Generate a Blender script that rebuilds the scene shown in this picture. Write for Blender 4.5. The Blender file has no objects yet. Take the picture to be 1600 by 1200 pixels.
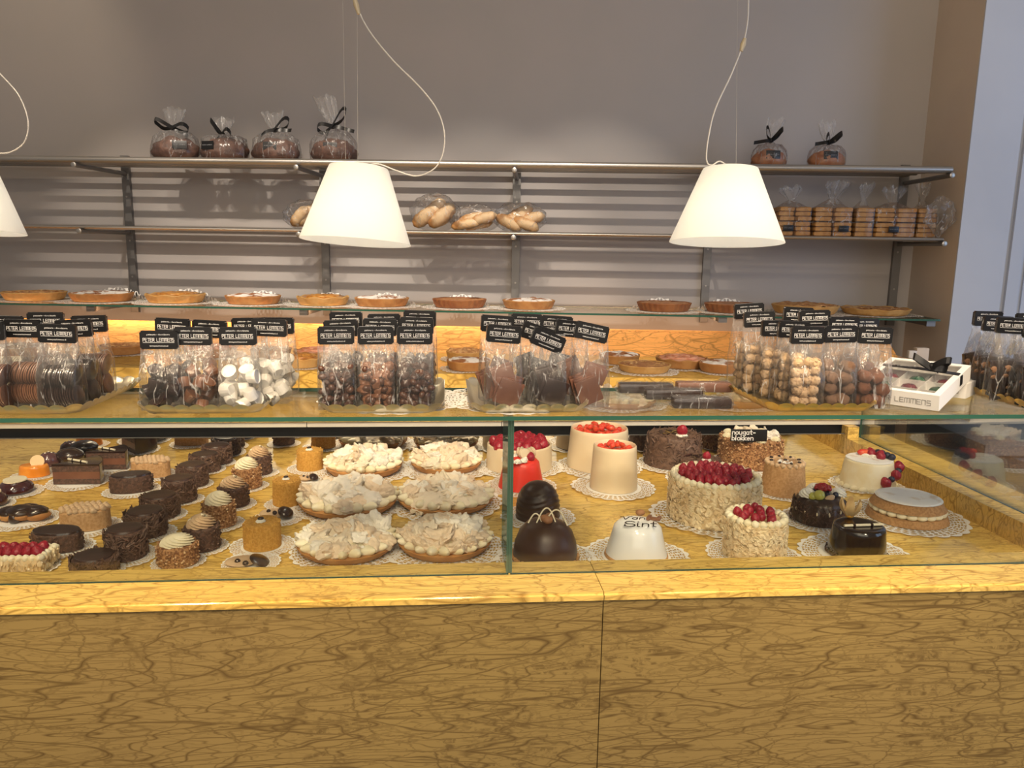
import bpy, bmesh, math, random
from mathutils import Vector, Matrix, Euler, noise
C = bpy.context.scene
COL = C.collection
PI = math.pi

# ------------------------------------------------------------------ camera
EYE = 1.5
PITCH = math.atan(215/1200)
ROLL = 0.015
cam_data = bpy.data.cameras.new('camera'); cam = bpy.data.objects.new('camera', cam_data); COL.objects.link(cam)
cam_data.sensor_width = 36; cam_data.lens = 27; cam_data.clip_start = 0.02
RM = Matrix.Rotation(PI/2-PITCH, 3, 'X') @ Matrix.Rotation(ROLL, 3, 'Z')
cam.matrix_world = Matrix.Translation((0, 0, EYE)) @ RM.to_4x4()
C.camera = cam
# ------------------------------------------------------------------ world, exposure
w = bpy.data.worlds.new('world'); C.world = w; w.use_nodes = True
wb = w.node_tree.nodes['Background']; wb.inputs[0].default_value = (0.66, 0.58, 0.52, 1); wb.inputs[1].default_value = 0.24
C.view_settings.view_transform = 'Standard'; C.view_settings.look = 'None'
C.view_settings.gamma = 1; C.view_settings.use_curve_mapping = False
C.view_settings.exposure = 0.35
C.cycles.transparent_max_bounces = 40
C.cycles.max_bounces = 8
C.cycles.sample_clamp_indirect = 4.0
C.cycles.caustics_reflective = False; C.cycles.caustics_refractive = False

def light(name, kind, loc, target, power, color, size=0.3, sizey=None, angle=None, blend=0.3):
    d = bpy.data.lights.new(name, kind); o = bpy.data.objects.new(name, d); COL.objects.link(o)
    o.location = loc; d.energy = power; d.color = color
    if kind == 'AREA':
        d.size = size
        if sizey: d.shape = 'RECTANGLE'; d.size_y = sizey
    else: d.shadow_soft_size = size
    if kind == 'SPOT': d.spot_size = angle; d.spot_blend = blend
    o.rotation_euler = (Vector(target)-Vector(loc)).to_track_quat('-Z', 'Y').to_euler()
    return o
WARM = (1.0, 0.78, 0.52); NEUT = (1.0, 0.86, 0.70); DAY = (0.44, 0.64, 1.0)
# ceiling spot in front of the shelves: throws the slat stripes on the wall
for sx in (-1.5, -1.05, -0.60, -0.15, 0.30):
    light('ceiling_spot', 'SPOT', (sx, 1.35, 3.25), (sx, 3.2, 1.27), 88, NEUT, 0.018, angle=math.radians(29), blend=0.6)
light('ceiling_spot', 'SPOT', (-1.9, 2.5, 3.3), (-2.0, 3.3, 2.2), 16, WARM, 0.05, angle=math.radians(50), blend=0.8)
light('ceiling_spot', 'SPOT', (1.55, 2.2, 3.3), (1.75, 3.2, 1.9), 7, WARM, 0.05, angle=math.radians(60), blend=0.8)
# unseen spots added above the customer side to light the case
for lx in (-1.0, 0.0, 1.0):
    for ly, pw in ((0.62, 50), (-0.05, 72), (-0.85, 98)):
        light('case_fill_spot', 'SPOT', (lx*1.1, ly+lx*0.06, 3.1), (lx, 1.62, 0.97), pw, WARM, 0.10, angle=math.radians(46), blend=0.8)
light('room_fill_light', 'AREA', (0, -0.9, 2.7), (0, 1.3, 0.7), 22, (1, 0.84, 0.66), 3.0, 1.6)  # soft unseen fill added from the customer side
light('front_fill_light', 'AREA', (0.2, -2.3, 1.95), (0.1, 1.4, 0.9), 22, (1, 0.86, 0.70), 3.0, 1.4)  # low unseen fill added behind the camera to brighten the pies
light('shop_window_daylight', 'AREA', (3.6, 0.4, 1.9), (1.5, 2.7, 1.4), 25, DAY, 1.6, 2.2)
light('under_shelf_strip', 'AREA', (-0.55, 2.975, 1.246), (-0.55, 3.10, 1.10), 5.0, (1.0, 0.55, 0.27), 3.15, 0.03)

# ------------------------------------------------------------------ pixel -> ray helpers (real planes)
def ray(px, py): return RM @ Vector(((px-800)/1200, -(py-600)/1200, -1))
CAM = Vector((0, 0, EYE))
def PZ(px, py, z): d = ray(px, py); return CAM + d*((z-EYE)/d.z)
A = 0.0857; B = -0.03
CO = Vector((0, 1.2, 0)); WO = Vector((0, 3.25, 0))
def CW(u, v, z=0): return CO + Matrix.Rotation(A, 3, 'Z') @ Vector((u, v, z))
def WW(u, v, z=0): return WO + Matrix.Rotation(B, 3, 'Z') @ Vector((u, -v, z))   # v = distance out from the wall
def PW(px, py, v):                      # on the plane parallel to the back wall, v in front of it
    n = Matrix.Rotation(B, 3, 'Z') @ Vector((0, 1, 0)); d = ray(px, py); o = WW(0, v)
    return CAM + d*((o-CAM).dot(n)/d.dot(n))
def PC(px, py, v):
    n = Matrix.Rotation(A, 3, 'Z') @ Vector((0, 1, 0)); d = ray(px, py); o = CW(0, v)
    return CAM + d*((o-CAM).dot(n)/d.dot(n))
def depth(p): return -(RM.transposed() @ (Vector(p)-CAM)).z
def place(px, w, yb, yt, z):
    f = PZ(px, yb, z); dr = Vector((f.x, f.y, 0)).normalized(); c = f.copy(); r = 0.05
    for _ in range(4):
        r = w/2*depth(c)/1200; c = f + dr*r
    far = c + dr*r; d = ray(px, yt); s = d.z/math.hypot(d.x, d.y)
    return c, r, max(0.01, EYE + s*math.hypot(far.x, far.y) - z)

# ------------------------------------------------------------------ materials
def N(nt, t, **k):
    n = nt.nodes.new(t)
    for a, b in k.items(): setattr(n, a, b)
    return n
def L(nt, a, b): nt.links.new(a, b)
def setp(n, **k):
    for a, b in k.items(): n.inputs[a.replace('_', ' ')].default_value = b
def c4(c): return (c[0], c[1], c[2], 1)
MC = {}
def mat(name, col, col2=None, rough=0.6, scale=40, lo=0.4, hi=0.6, bump=0.0, bscale=None, bdist=0.002, metal=0, coat=0, sss=0, detail=3, stretch=None, spec=0.5):
    if name in MC: return MC[name]
    m = bpy.data.materials.new(name); m.use_nodes = True; nt = m.node_tree; p = nt.nodes['Principled BSDF']
    setp(p, Base_Color=c4(col), Roughness=rough, Metallic=metal, Coat_Weight=coat, Coat_Roughness=0.08, Subsurface_Weight=sss)
    p.inputs['Specular IOR Level'].default_value = spec
    p.inputs['Subsurface Scale'].default_value = 0.01
    tc = N(nt, 'ShaderNodeTexCoord'); src = tc.outputs['Object']
    if stretch:
        mp = N(nt, 'ShaderNodeMapping'); mp.inputs['Scale'].default_value = stretch; L(nt, src, mp.inputs[0]); src = mp.outputs[0]
    if col2:
        nz = N(nt, 'ShaderNodeTexNoise'); setp(nz, Scale=scale, Detail=detail); L(nt, src, nz.inputs['Vector'])
        rp = N(nt, 'ShaderNodeValToRGB'); rp.color_ramp.elements[0].position = lo; rp.color_ramp.elements[1].position = hi
        rp.color_ramp.elements[0].color = c4(col); rp.color_ramp.elements[1].color = c4(col2)
        L(nt, nz.outputs[0], rp.inputs[0]); L(nt, rp.outputs[0], p.inputs['Base Color'])
    if bump:
        nz = N(nt, 'ShaderNodeTexNoise'); setp(nz, Scale=bscale or scale, Detail=4); L(nt, src, nz.inputs['Vector'])
        b = N(nt, 'ShaderNodeBump'); setp(b, Strength=bump, Distance=bdist); L(nt, nz.outputs[0], b.inputs['Height']); L(nt, b.outputs[0], p.inputs['Normal'])
    MC[name] = m; return m

def math_(nt, op, a, b=None, c=None, clamp=False):
    n = N(nt, 'ShaderNodeMath', operation=op); n.use_clamp = clamp
    for i, x in enumerate((a, b, c)):
        if x is None: continue
        if isinstance(x, (int, float)): n.inputs[i].default_value = x
        else: L(nt, x, n.inputs[i])
    return n.outputs[0]

def marble(name, base, base2, vein, stretch, rot=0.0, rough=0.18, dens=1.0):
    m = bpy.data.materials.new(name); m.use_nodes = True; nt = m.node_tree; p = nt.nodes['Principled BSDF']
    tc = N(nt, 'ShaderNodeTexCoord')
    def mapped(sc, r, off):
        mp = N(nt, 'ShaderNodeMapping'); mp.inputs['Scale'].default_value = [a*sc for a in stretch]; mp.inputs['Rotation'].default_value = (r*0.5, r, r*0.5); mp.inputs['Location'].default_value = (off, off*.7, off*1.3)
        L(nt, tc.outputs['Object'], mp.inputs[0])
        nz = N(nt, 'ShaderNodeTexNoise'); setp(nz, Scale=1.3, Detail=4); L(nt, mp.outputs[0], nz.inputs['Vector'])
        mx = N(nt, 'ShaderNodeMix', data_type='VECTOR'); mx.inputs[0].default_value = 0.22
        L(nt, mp.outputs[0], mx.inputs[4]); L(nt, nz.outputs['Color'], mx.inputs[5])
        ad = N(nt, 'ShaderNodeVectorMath', operation='ADD'); L(nt, mx.outputs[1], ad.inputs[0])
        nz2 = N(nt, 'ShaderNodeTexNoise'); setp(nz2, Scale=9, Detail=3); L(nt, mp.outputs[0], nz2.inputs['Vector'])
        sc2 = N(nt, 'ShaderNodeVectorMath', operation='SCALE'); sc2.inputs['Scale'].default_value = 0.10; L(nt, nz2.outputs['Color'], sc2.inputs[0])
        L(nt, sc2.outputs[0], ad.inputs[1]); return ad.outputs[0]
    def veins(sc, r, off, wdt, strg):
        v = N(nt, 'ShaderNodeTexVoronoi', feature='DISTANCE_TO_EDGE'); setp(v, Scale=1.0); L(nt, mapped(sc, r, off), v.inputs['Vector'])
        mr = N(nt, 'ShaderNodeMapRange'); setp(mr, From_Min=0.0, From_Max=wdt, To_Min=strg, To_Max=0.0); L(nt, v.outputs['Distance'], mr.inputs[0])
        # break the lines up with a mask
        nz = N(nt, 'ShaderNodeTexNoise'); setp(nz, Scale=2.2*sc**.6, Detail=5); mp = N(nt, 'ShaderNodeMapping'); mp.inputs['Location'].default_value = (off*3, 1, off); L(nt, tc.outputs['Object'], mp.inputs[0]); L(nt, mp.outputs[0], nz.inputs['Vector'])
        mk = N(nt, 'ShaderNodeMapRange'); setp(mk, From_Min=0.40, From_Max=0.56); L(nt, nz.outputs[0], mk.inputs[0])
        return math_(nt, 'MULTIPLY', mr.outputs[0], mk.outputs[0])
    def contour(sc, r, off, levels, wdt, strg, fuzzy=False):
        mp = N(nt, 'ShaderNodeMapping'); mp.inputs['Scale'].default_value = (sc*0.8, sc*stretch[1]*1.9, sc*stretch[2]*1.9); mp.inputs['Rotation'].default_value = (0, r if stretch[2] > 1 else 0, r if stretch[1] > 1 else 0); mp.inputs['Location'].default_value = (off, off*.4, off*.8)
        L(nt, tc.outputs['Object'], mp.inputs[0]); nz = N(nt, 'ShaderNodeTexNoise'); setp(nz, Scale=1.0, Detail=3.4, Roughness=0.5, Distortion=0.05); L(nt, mp.outputs[0], nz.inputs['Vector'])
        res = None
        for lv in levels:
            d = math_(nt, 'ABSOLUTE', math_(nt, 'SUBTRACT', nz.outputs[0], lv)); mr = N(nt, 'ShaderNodeMapRange'); setp(mr, From_Min=0.0, From_Max=wdt, To_Min=strg, To_Max=0.0); L(nt, d, mr.inputs[0])
            res = mr.outputs[0] if res is None else math_(nt, 'MAXIMUM', res, mr.outputs[0])
        if fuzzy:
            n2 = N(nt, 'ShaderNodeTexNoise'); setp(n2, Scale=55, Detail=4, Roughness=0.7); L(nt, tc.outputs['Object'], n2.inputs['Vector'])
            n3 = N(nt, 'ShaderNodeTexNoise'); setp(n3, Scale=7, Detail=2); L(nt, tc.outputs['Object'], n3.inputs['Vector'])
            m3 = N(nt, 'ShaderNodeMapRange'); setp(m3, From_Min=0.46, From_Max=0.56); L(nt, n2.outputs[0], m3.inputs[0])
            m4 = N(nt, 'ShaderNodeMapRange'); setp(m4, From_Min=0.46, From_Max=0.58); L(nt, n3.outputs[0], m4.inputs[0])
            res = math_(nt, 'MULTIPLY', res, math_(nt, 'MULTIPLY', m3.outputs[0], m4.outputs[0]))
        return res
    tot = contour(1.7, 0.10+rot, 1.0, (0.38, 0.44, 0.5, 0.56, 0.62), 0.0045, 0.85)
    for a in ((0.9, 0.30+rot, 21.0, (0.36, 0.41, 0.46, 0.51, 0.56, 0.61), 0.0028, 0.9), (0.8, -0.28, 31.0, (0.40, 0.45, 0.5, 0.55, 0.6), 0.0025, 0.85), (2.6, -0.22+rot, 4.0, (0.40, 0.47, 0.54, 0.6), 0.006, 0.6), (4.5, 0.9+rot, 8.0, (0.45, 0.55), 0.006, 0.45), (5.0, -0.9, 12.0, (0.47, 0.57), 0.006, 0.4), (3.0, 0.15+rot, 6.0, (0.42, 0.52, 0.6), 0.020, 0.75, True), (4.0, 1.1, 9.0, (0.48, 0.58), 0.020, 0.75, True)):
        tot = math_(nt, 'MAXIMUM', tot, contour(*a))
    for a in ((2.0*dens, 0.12+rot, 0, 0.013, 0.8), (4.0*dens, -0.25+rot, 3.1, 0.018, 0.7), (7*dens, 0.5, 5.2, 0.03, 0.5), (3.0*dens, 1.2, 15.2, 0.015, 0.6)):
        tot = math_(nt, 'MAXIMUM', tot, veins(*a))
    # smudgy strokes
    mp = N(nt, 'ShaderNodeMapping'); mp.inputs['Scale'].default_value = [a*b for a, b in zip(stretch, (1.5, 3, 3))]; mp.inputs['Rotation'].default_value = (0, rot+0.4, rot); L(nt, tc.outputs['Object'], mp.inputs[0])
    nz = N(nt, 'ShaderNodeTexNoise'); setp(nz, Scale=3.2*dens, Detail=8, Roughness=0.72); L(nt, mp.outputs[0], nz.inputs['Vector'])
    mr = N(nt, 'ShaderNodeMapRange'); setp(mr, From_Min=0.62, From_Max=0.74, To_Max=0.35); L(nt, nz.outputs[0], mr.inputs[0])
    tot = math_(nt, 'MAXIMUM', tot, mr.outputs[0])
    nb = N(nt, 'ShaderNodeTexNoise'); setp(nb, Scale=1.7, Detail=3); L(nt, tc.outputs['Object'], nb.inputs['Vector'])
    rp = N(nt, 'ShaderNodeValToRGB'); rp.color_ramp.elements[0].position = 0.35; rp.color_ramp.elements[1].position = 0.68
    rp.color_ramp.elements[0].color = c4(base); rp.color_ramp.elements[1].color = c4(base2); L(nt, nb.outputs[0], rp.inputs[0])
    mx = N(nt, 'ShaderNodeMix', data_type='RGBA'); L(nt, tot, mx.inputs[0]); L(nt, rp.outputs[0], mx.inputs[6]); mx.inputs[7].default_value = c4(vein)
    L(nt, mx.outputs[2], p.inputs['Base Color']); setp(p, Roughness=rough)
    return m
M_FRONT = marble('shaded_yellow_marble_front', (0.32, 0.222, 0.075), (0.275, 0.190, 0.070), (0.10, 0.058, 0.018), (1.0, 1.0, 3.0), 0.06, 0.3, 1.9)  # same marble as the top, shade of the front face put into the colour
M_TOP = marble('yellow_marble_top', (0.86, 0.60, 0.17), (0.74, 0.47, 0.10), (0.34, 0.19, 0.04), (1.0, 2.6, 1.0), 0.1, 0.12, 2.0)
M_SPLASH = marble('orange_lit_marble_splash', (0.93, 0.44, 0.12), (0.84, 0.38, 0.10), (0.34, 0.17, 0.04), (1.0, 1.0, 2.2), 0.2, 0.6, 1.2)  # same marble, orange glow of the strip put into the colour

def glassmat(name, tint, refl=1.0, rough=0.0, haze=0.0):
    m = bpy.data.materials.new(name); m.use_nodes = True; nt = m.node_tree; nt.nodes.remove(nt.nodes['Principled BSDF']); out = nt.nodes['Material Output']
    t = N(nt, 'ShaderNodeBsdfTransparent'); t.inputs[0].default_value = c4(tint)
    g = N(nt, 'ShaderNodeBsdfGlossy'); g.inputs['Roughness'].default_value = rough; g.inputs[0].default_value = (1, 1, 1, 1)
    fr = N(nt, 'ShaderNodeFresnel'); fr.inputs[0].default_value = 1.45
    mx = N(nt, 'ShaderNodeMixShader'); L(nt, math_(nt, 'MULTIPLY', fr.outputs[0], refl), mx.inputs[0]); L(nt, t.outputs[0], mx.inputs[1]); L(nt, g.outputs[0], mx.inputs[2])
    L(nt, mx.outputs[0], out.inputs[0]); return m
GLASS = glassmat('clear_glass', (0.975, 0.99, 0.975), 0.5)
GEDGE = mat('green_glass_edge', (0.03, 0.11, 0.075), rough=0.1, coat=0.5)

def cellophane(name, base=0.085, glint=0.6, vec=(60, 60, 14)):
    m = bpy.data.materials.new(name); m.use_nodes = True; nt = m.node_tree; nt.nodes.remove(nt.nodes['Principled BSDF']); out = nt.nodes['Material Output']
    tc = N(nt, 'ShaderNodeTexCoord'); mp = N(nt, 'ShaderNodeMapping'); mp.inputs['Scale'].default_value = vec; L(nt, tc.outputs['Object'], mp.inputs[0])
    oi = N(nt, 'ShaderNodeObjectInfo'); ad = N(nt, 'ShaderNodeVectorMath', operation='ADD'); L(nt, mp.outputs[0], ad.inputs[0])
    sc = N(nt, 'ShaderNodeVectorMath', operation='SCALE'); L(nt, oi.outputs['Location'], sc.inputs[0]); sc.inputs['Scale'].default_value = 37; L(nt, sc.outputs[0], ad.inputs[1])
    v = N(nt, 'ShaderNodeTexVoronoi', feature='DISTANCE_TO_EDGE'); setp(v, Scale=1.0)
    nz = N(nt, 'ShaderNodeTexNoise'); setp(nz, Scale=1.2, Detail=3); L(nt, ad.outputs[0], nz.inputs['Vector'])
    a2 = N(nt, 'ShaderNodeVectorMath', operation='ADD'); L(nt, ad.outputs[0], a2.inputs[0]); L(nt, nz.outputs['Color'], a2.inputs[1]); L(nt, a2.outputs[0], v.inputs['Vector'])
    mr = N(nt, 'ShaderNodeMapRange'); setp(mr, From_Min=0.0, From_Max=0.05, To_Min=glint, To_Max=0.0); L(nt, v.outputs['Distance'], mr.inputs[0])
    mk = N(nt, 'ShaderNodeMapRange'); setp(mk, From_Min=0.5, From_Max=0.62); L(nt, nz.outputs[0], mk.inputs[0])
    cr = math_(nt, 'MULTIPLY', mr.outputs[0], mk.outputs[0])  # highlights along the creases, painted as whitish streaks in the film
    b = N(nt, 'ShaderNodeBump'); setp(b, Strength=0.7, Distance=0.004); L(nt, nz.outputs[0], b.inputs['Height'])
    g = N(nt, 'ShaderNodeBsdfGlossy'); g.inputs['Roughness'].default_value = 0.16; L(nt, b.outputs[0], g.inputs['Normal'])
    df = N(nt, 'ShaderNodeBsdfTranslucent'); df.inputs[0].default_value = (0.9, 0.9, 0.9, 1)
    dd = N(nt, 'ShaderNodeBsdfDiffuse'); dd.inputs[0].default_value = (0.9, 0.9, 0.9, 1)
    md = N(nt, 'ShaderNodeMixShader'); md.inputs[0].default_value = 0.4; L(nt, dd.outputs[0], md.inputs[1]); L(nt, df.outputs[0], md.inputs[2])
    t = N(nt, 'ShaderNodeBsdfTransparent'); t.inputs[0].default_value = (0.985, 0.985, 0.985, 1)
    fr = N(nt, 'ShaderNodeFresnel'); fr.inputs[0].default_value = 1.5; L(nt, b.outputs[0], fr.inputs['Normal'])
    m1 = N(nt, 'ShaderNodeMixShader'); L(nt, math_(nt, 'MULTIPLY', fr.outputs[0], 0.5, clamp=True), m1.inputs[0]); L(nt, t.outputs[0], m1.inputs[1]); L(nt, g.outputs[0], m1.inputs[2])
    sz = N(nt, 'ShaderNodeSeparateXYZ'); L(nt, tc.outputs['Object'], sz.inputs[0])
    hz = N(nt, 'ShaderNodeMapRange'); setp(hz, From_Min=0.03, From_Max=0.12, To_Min=base*0.35, To_Max=base*1.5); L(nt, sz.outputs[2], hz.inputs[0])      # film clings clear to the goods, crinkles above them
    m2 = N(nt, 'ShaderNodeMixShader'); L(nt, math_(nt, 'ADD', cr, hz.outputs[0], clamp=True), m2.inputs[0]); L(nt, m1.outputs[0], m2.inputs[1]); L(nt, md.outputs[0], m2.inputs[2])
    L(nt, m2.outputs[0], out.inputs[0]); return m
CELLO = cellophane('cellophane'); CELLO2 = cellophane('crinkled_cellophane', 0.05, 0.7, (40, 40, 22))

def doilymat():
    m = bpy.data.materials.new('lace_paper'); m.use_nodes = True; nt = m.node_tree; p = nt.nodes['Principled BSDF']; out = nt.nodes['Material Output']
    setp(p, Base_Color=(0.86, 0.84, 0.80, 1), Roughness=0.8)
    tc = N(nt, 'ShaderNodeTexCoord'); sp = N(nt, 'ShaderNodeSeparateXYZ'); L(nt, tc.outputs['Object'], sp.inputs[0])
    x, y = sp.outputs[0], sp.outputs[1]
    r = math_(nt, 'SQRT', math_(nt, 'ADD', math_(nt, 'MULTIPLY', x, x), math_(nt, 'MULTIPLY', y, y)))
    th = math_(nt, 'ARCTAN2', y, x)
    # doilies are modelled with radius 1 and scaled: object coordinates run 0..1
    s1 = math_(nt, 'SINE', math_(nt, 'MULTIPLY', th, 22)); s2 = math_(nt, 'SINE', math_(nt, 'MULTIPLY', r, 62))
    pr = math_(nt, 'MULTIPLY', s1, s2)
    s3 = math_(nt, 'SINE', math_(nt, 'ADD', math_(nt, 'MULTIPLY', th, 11), math_(nt, 'MULTIPLY', r, 34)))
    s4 = math_(nt, 'SINE', math_(nt, 'SUBTRACT', math_(nt, 'MULTIPLY', th, 11), math_(nt, 'MULTIPLY', r, 34)))
    lat = math_(nt, 'MULTIPLY', s3, s4)
    hole = math_(nt, 'GREATER_THAN', math_(nt, 'ABSOLUTE', pr), 0.30)
    keep = math_(nt, 'GREATER_THAN', math_(nt, 'ABSOLUTE', lat), 0.16)
    hole = math_(nt, 'MULTIPLY', hole, keep)
    ring = math_(nt, 'MULTIPLY', math_(nt, 'GREATER_THAN', r, 0.66), math_(nt, 'LESS_THAN', r, 0.955))
    hole = math_(nt, 'MULTIPLY', hole, ring)
    t = N(nt, 'ShaderNodeBsdfTransparent'); mx = N(nt, 'ShaderNodeMixShader'); L(nt, hole, mx.inputs[0]); L(nt, p.outputs[0], mx.inputs[1]); L(nt, t.outputs[0], mx.inputs[2]); L(nt, mx.outputs[0], out.inputs[0])
    return m
LACE = doilymat()

STEEL = mat('brushed_steel', (0.42, 0.40, 0.37), rough=0.38, metal=0.85)
STEELD = mat('dark_steel', (0.22, 0.215, 0.21), rough=0.45, metal=0.7)
WALL = mat('taupe_plaster', (0.43, 0.40, 0.385), (0.415, 0.39, 0.375), rough=0.55, scale=3, bump=0.05, bscale=120)
WALLW = mat('cream_plaster', (0.66, 0.57, 0.47), (0.63, 0.54, 0.45), rough=0.6, scale=3)
WALLB = mat('daylight_tinted_plaster', (0.56, 0.60, 0.68), (0.53, 0.57, 0.65), rough=0.6, scale=3)  # white wall, the blue of the daylight put into its colour
BLACK = mat('black_card', (0.010, 0.010, 0.011), rough=0.35, spec=0.35)
RIBBON = mat('black_ribbon', (0.01, 0.01, 0.011), rough=0.35)
WHITEINK = mat('white_print', (0.9, 0.9, 0.9), rough=0.5)
GREYINK = mat('grey_print', (0.35, 0.35, 0.36), rough=0.5)
CHOC_D = mat('dark_chocolate', (0.022, 0.010, 0.007), (0.035, 0.016, 0.010), rough=0.22, scale=20, coat=0.4)
CHOC_G = mat('chocolate_ganache', (0.035, 0.018, 0.012), (0.055, 0.027, 0.018), rough=0.32, scale=15, bump=0.2, bscale=60)
CHOC_F = mat('chocolate_flakes', (0.065, 0.034, 0.024), (0.12, 0.062, 0.042), rough=0.6, scale=160, bump=0.6, bdist=0.004)
CHOC_R = mat('brown_chocolate_shavings', (0.105, 0.058, 0.040), (0.16, 0.092, 0.064), rough=0.6, scale=120, bump=0.5, bdist=0.004)
CHOC_M = mat('milk_chocolate', (0.17, 0.070, 0.034), (0.22, 0.095, 0.048), rough=0.3, scale=30, coat=0.2)
CHOC_S = mat('slab_chocolate', (0.20, 0.085, 0.05), (0.16, 0.065, 0.038), rough=0.35, scale=18)
CHOC_W = mat('white_chocolate', (0.80, 0.74, 0.58), (0.74, 0.66, 0.48), rough=0.35, scale=30)
CREAM = mat('whipped_cream', (0.86, 0.80, 0.62), (0.82, 0.73, 0.50), rough=0.5, scale=40, sss=0.0)
CREAMW = mat('white_cream', (0.87, 0.85, 0.78), rough=0.5)
MOCHA = mat('mocha_cream', (0.60, 0.43, 0.27), (0.54, 0.37, 0.22), rough=0.55, scale=40)
SPONGE = mat('sponge_crumb', (0.50, 0.28, 0.12), (0.38, 0.20, 0.08), rough=0.85, scale=200, bump=0.5)
MOCHAC = mat('mocha_crumb', (0.55, 0.34, 0.17), (0.44, 0.25, 0.11), rough=0.85, scale=170, bump=0.5)
NUTC = mat('chopped_nut_coating', (0.46, 0.25, 0.11), (0.20, 0.085, 0.035), rough=0.8, scale=230, bump=0.8, bdist=0.004)
YELC = mat('golden_crumb', (0.62, 0.34, 0.07), (0.50, 0.25, 0.04), rough=0.8, scale=230, bump=0.8, bdist=0.003)
MERI = mat('meringue', (0.80, 0.66, 0.49), (0.86, 0.78, 0.65), rough=0.75, scale=35, lo=0.35, hi=0.6, bump=0.3, bscale=90)
MERI2 = mat('toasted_meringue', (0.72, 0.53, 0.36), (0.85, 0.75, 0.60), rough=0.75, scale=35, lo=0.4, hi=0.6, bump=0.3, bscale=90)
MERI3 = mat('sugar_dusted_meringue', (0.86, 0.82, 0.75), (0.78, 0.66, 0.50), rough=0.85, scale=50, lo=0.5, hi=0.7, bump=0.3, bscale=90)
CRUST = mat('baked_crust', (0.50, 0.26, 0.09), (0.40, 0.18, 0.055), rough=0.65, scale=25, bump=0.2)
CRUSTP = mat('pale_crust', (0.62, 0.38, 0.14), (0.54, 0.30, 0.09), rough=0.65, scale=25, bump=0.2)
CRUSTD = mat('dark_crust', (0.24, 0.085, 0.03), (0.32, 0.13, 0.045), rough=0.6, scale=25, bump=0.2)
ALM = mat('almond_flakes', (0.74, 0.58, 0.36), (0.82, 0.70, 0.48), rough=0.6, scale=60)
ALMB = mat('almond_cream', (0.72, 0.58, 0.36), (0.66, 0.49, 0.27), rough=0.7, scale=60)
MARZ = mat('marzipan', (0.74, 0.62, 0.44), (0.70, 0.575, 0.39), rough=0.45, scale=12)
REDZ = mat('red_marzipan', (0.75, 0.045, 0.025), (0.68, 0.035, 0.02), rough=0.35, scale=12)
RASP = mat('raspberry', (0.33, 0.008, 0.026), (0.25, 0.005, 0.018), rough=0.4, scale=60, coat=0.1)
STRAW = mat('strawberry_jelly', (0.62, 0.04, 0.02), (0.72, 0.12, 0.04), rough=0.12, scale=50, coat=0.6)
BERRYD = mat('blueberry', (0.02, 0.022, 0.045), rough=0.4)
BERRYR = mat('redcurrant', (0.35, 0.008, 0.012), rough=0.15, coat=0.5)
GRAPE = mat('green_grape', (0.50, 0.50, 0.10), rough=0.2, coat=0.5)
ORANGE = mat('orange_glaze', (0.85, 0.32, 0.04), (0.78, 0.25, 0.02), rough=0.2, scale=40, coat=0.4)
SUGAR = mat('powdered_sugar', (0.86, 0.85, 0.83), (0.70, 0.60, 0.48), rough=0.9, scale=28, lo=0.56, hi=0.70, bump=0.1)
GLAZEW = mat('white_glaze', (0.80, 0.81, 0.83), rough=0.12, coat=0.4)
BREAD = mat('dark_bread', (0.085, 0.034, 0.020), (0.15, 0.066, 0.040), rough=0.6, scale=45, bump=0.8, bdist=0.004)
BREADG = mat('golden_bread', (0.50, 0.25, 0.085), (0.72, 0.52, 0.30), rough=0.65, scale=18, lo=0.42, hi=0.58, bump=0.4)
COOKIE = mat('golden_biscuit', (0.60, 0.32, 0.10), (0.46, 0.22, 0.06), rough=0.7, scale=60, bump=0.3)
APPLE = mat('apple_filling', (0.62, 0.30, 0.06), (0.45, 0.18, 0.03), rough=0.3, scale=50, bump=0.5, coat=0.3)
FILLB = mat('brown_filling', (0.35, 0.14, 0.05), (0.50, 0.25, 0.10), rough=0.5, scale=50, bump=0.6)
SUGARB = mat('sugar_on_brown', (0.32, 0.13, 0.05), (0.84, 0.80, 0.75), rough=0.7, scale=22, lo=0.44, hi=0.52, bump=0.4, bscale=50)
CRUMBLE = mat('crumble', (0.42, 0.19, 0.07), (0.62, 0.36, 0.15), rough=0.8, scale=70, bump=0.9, bdist=0.006)
PINKF = mat('pink_filling', (0.62, 0.24, 0.13), (0.75, 0.40, 0.27), rough=0.5, scale=30, bump=0.5)
GOLDT = mat('gold_foil_board', (0.84, 0.62, 0.24), rough=0.30, metal=0.85)
SILVT = mat('pale_gold_foil_board', (0.84, 0.77, 0.60), rough=0.30, metal=0.85)
PAPERW = mat('white_carton', (0.84, 0.83, 0.81), rough=0.55)
PHYS = mat('physalis_leaf', (0.62, 0.46, 0.24), (0.54, 0.36, 0.16), rough=0.6, scale=60)
COCOA = mat('cocoa_powder', (0.14, 0.05, 0.025), (0.20, 0.08, 0.04), rough=0.95, scale=60, bump=0.5)
TRUF = mat('dusted_truffle', (0.26, 0.13, 0.075), (0.40, 0.24, 0.15), rough=0.9, scale=90, bump=0.8, bdist=0.004)
CLOSED = mat('black_void', (0.008, 0.008, 0.008), rough=0.4)
WHITETRIM = mat('white_trim', (0.66, 0.62, 0.56), rough=0.4)
MIRROR = mat('mirror', (0.86, 0.86, 0.84), rough=0.015, metal=1.0)

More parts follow.
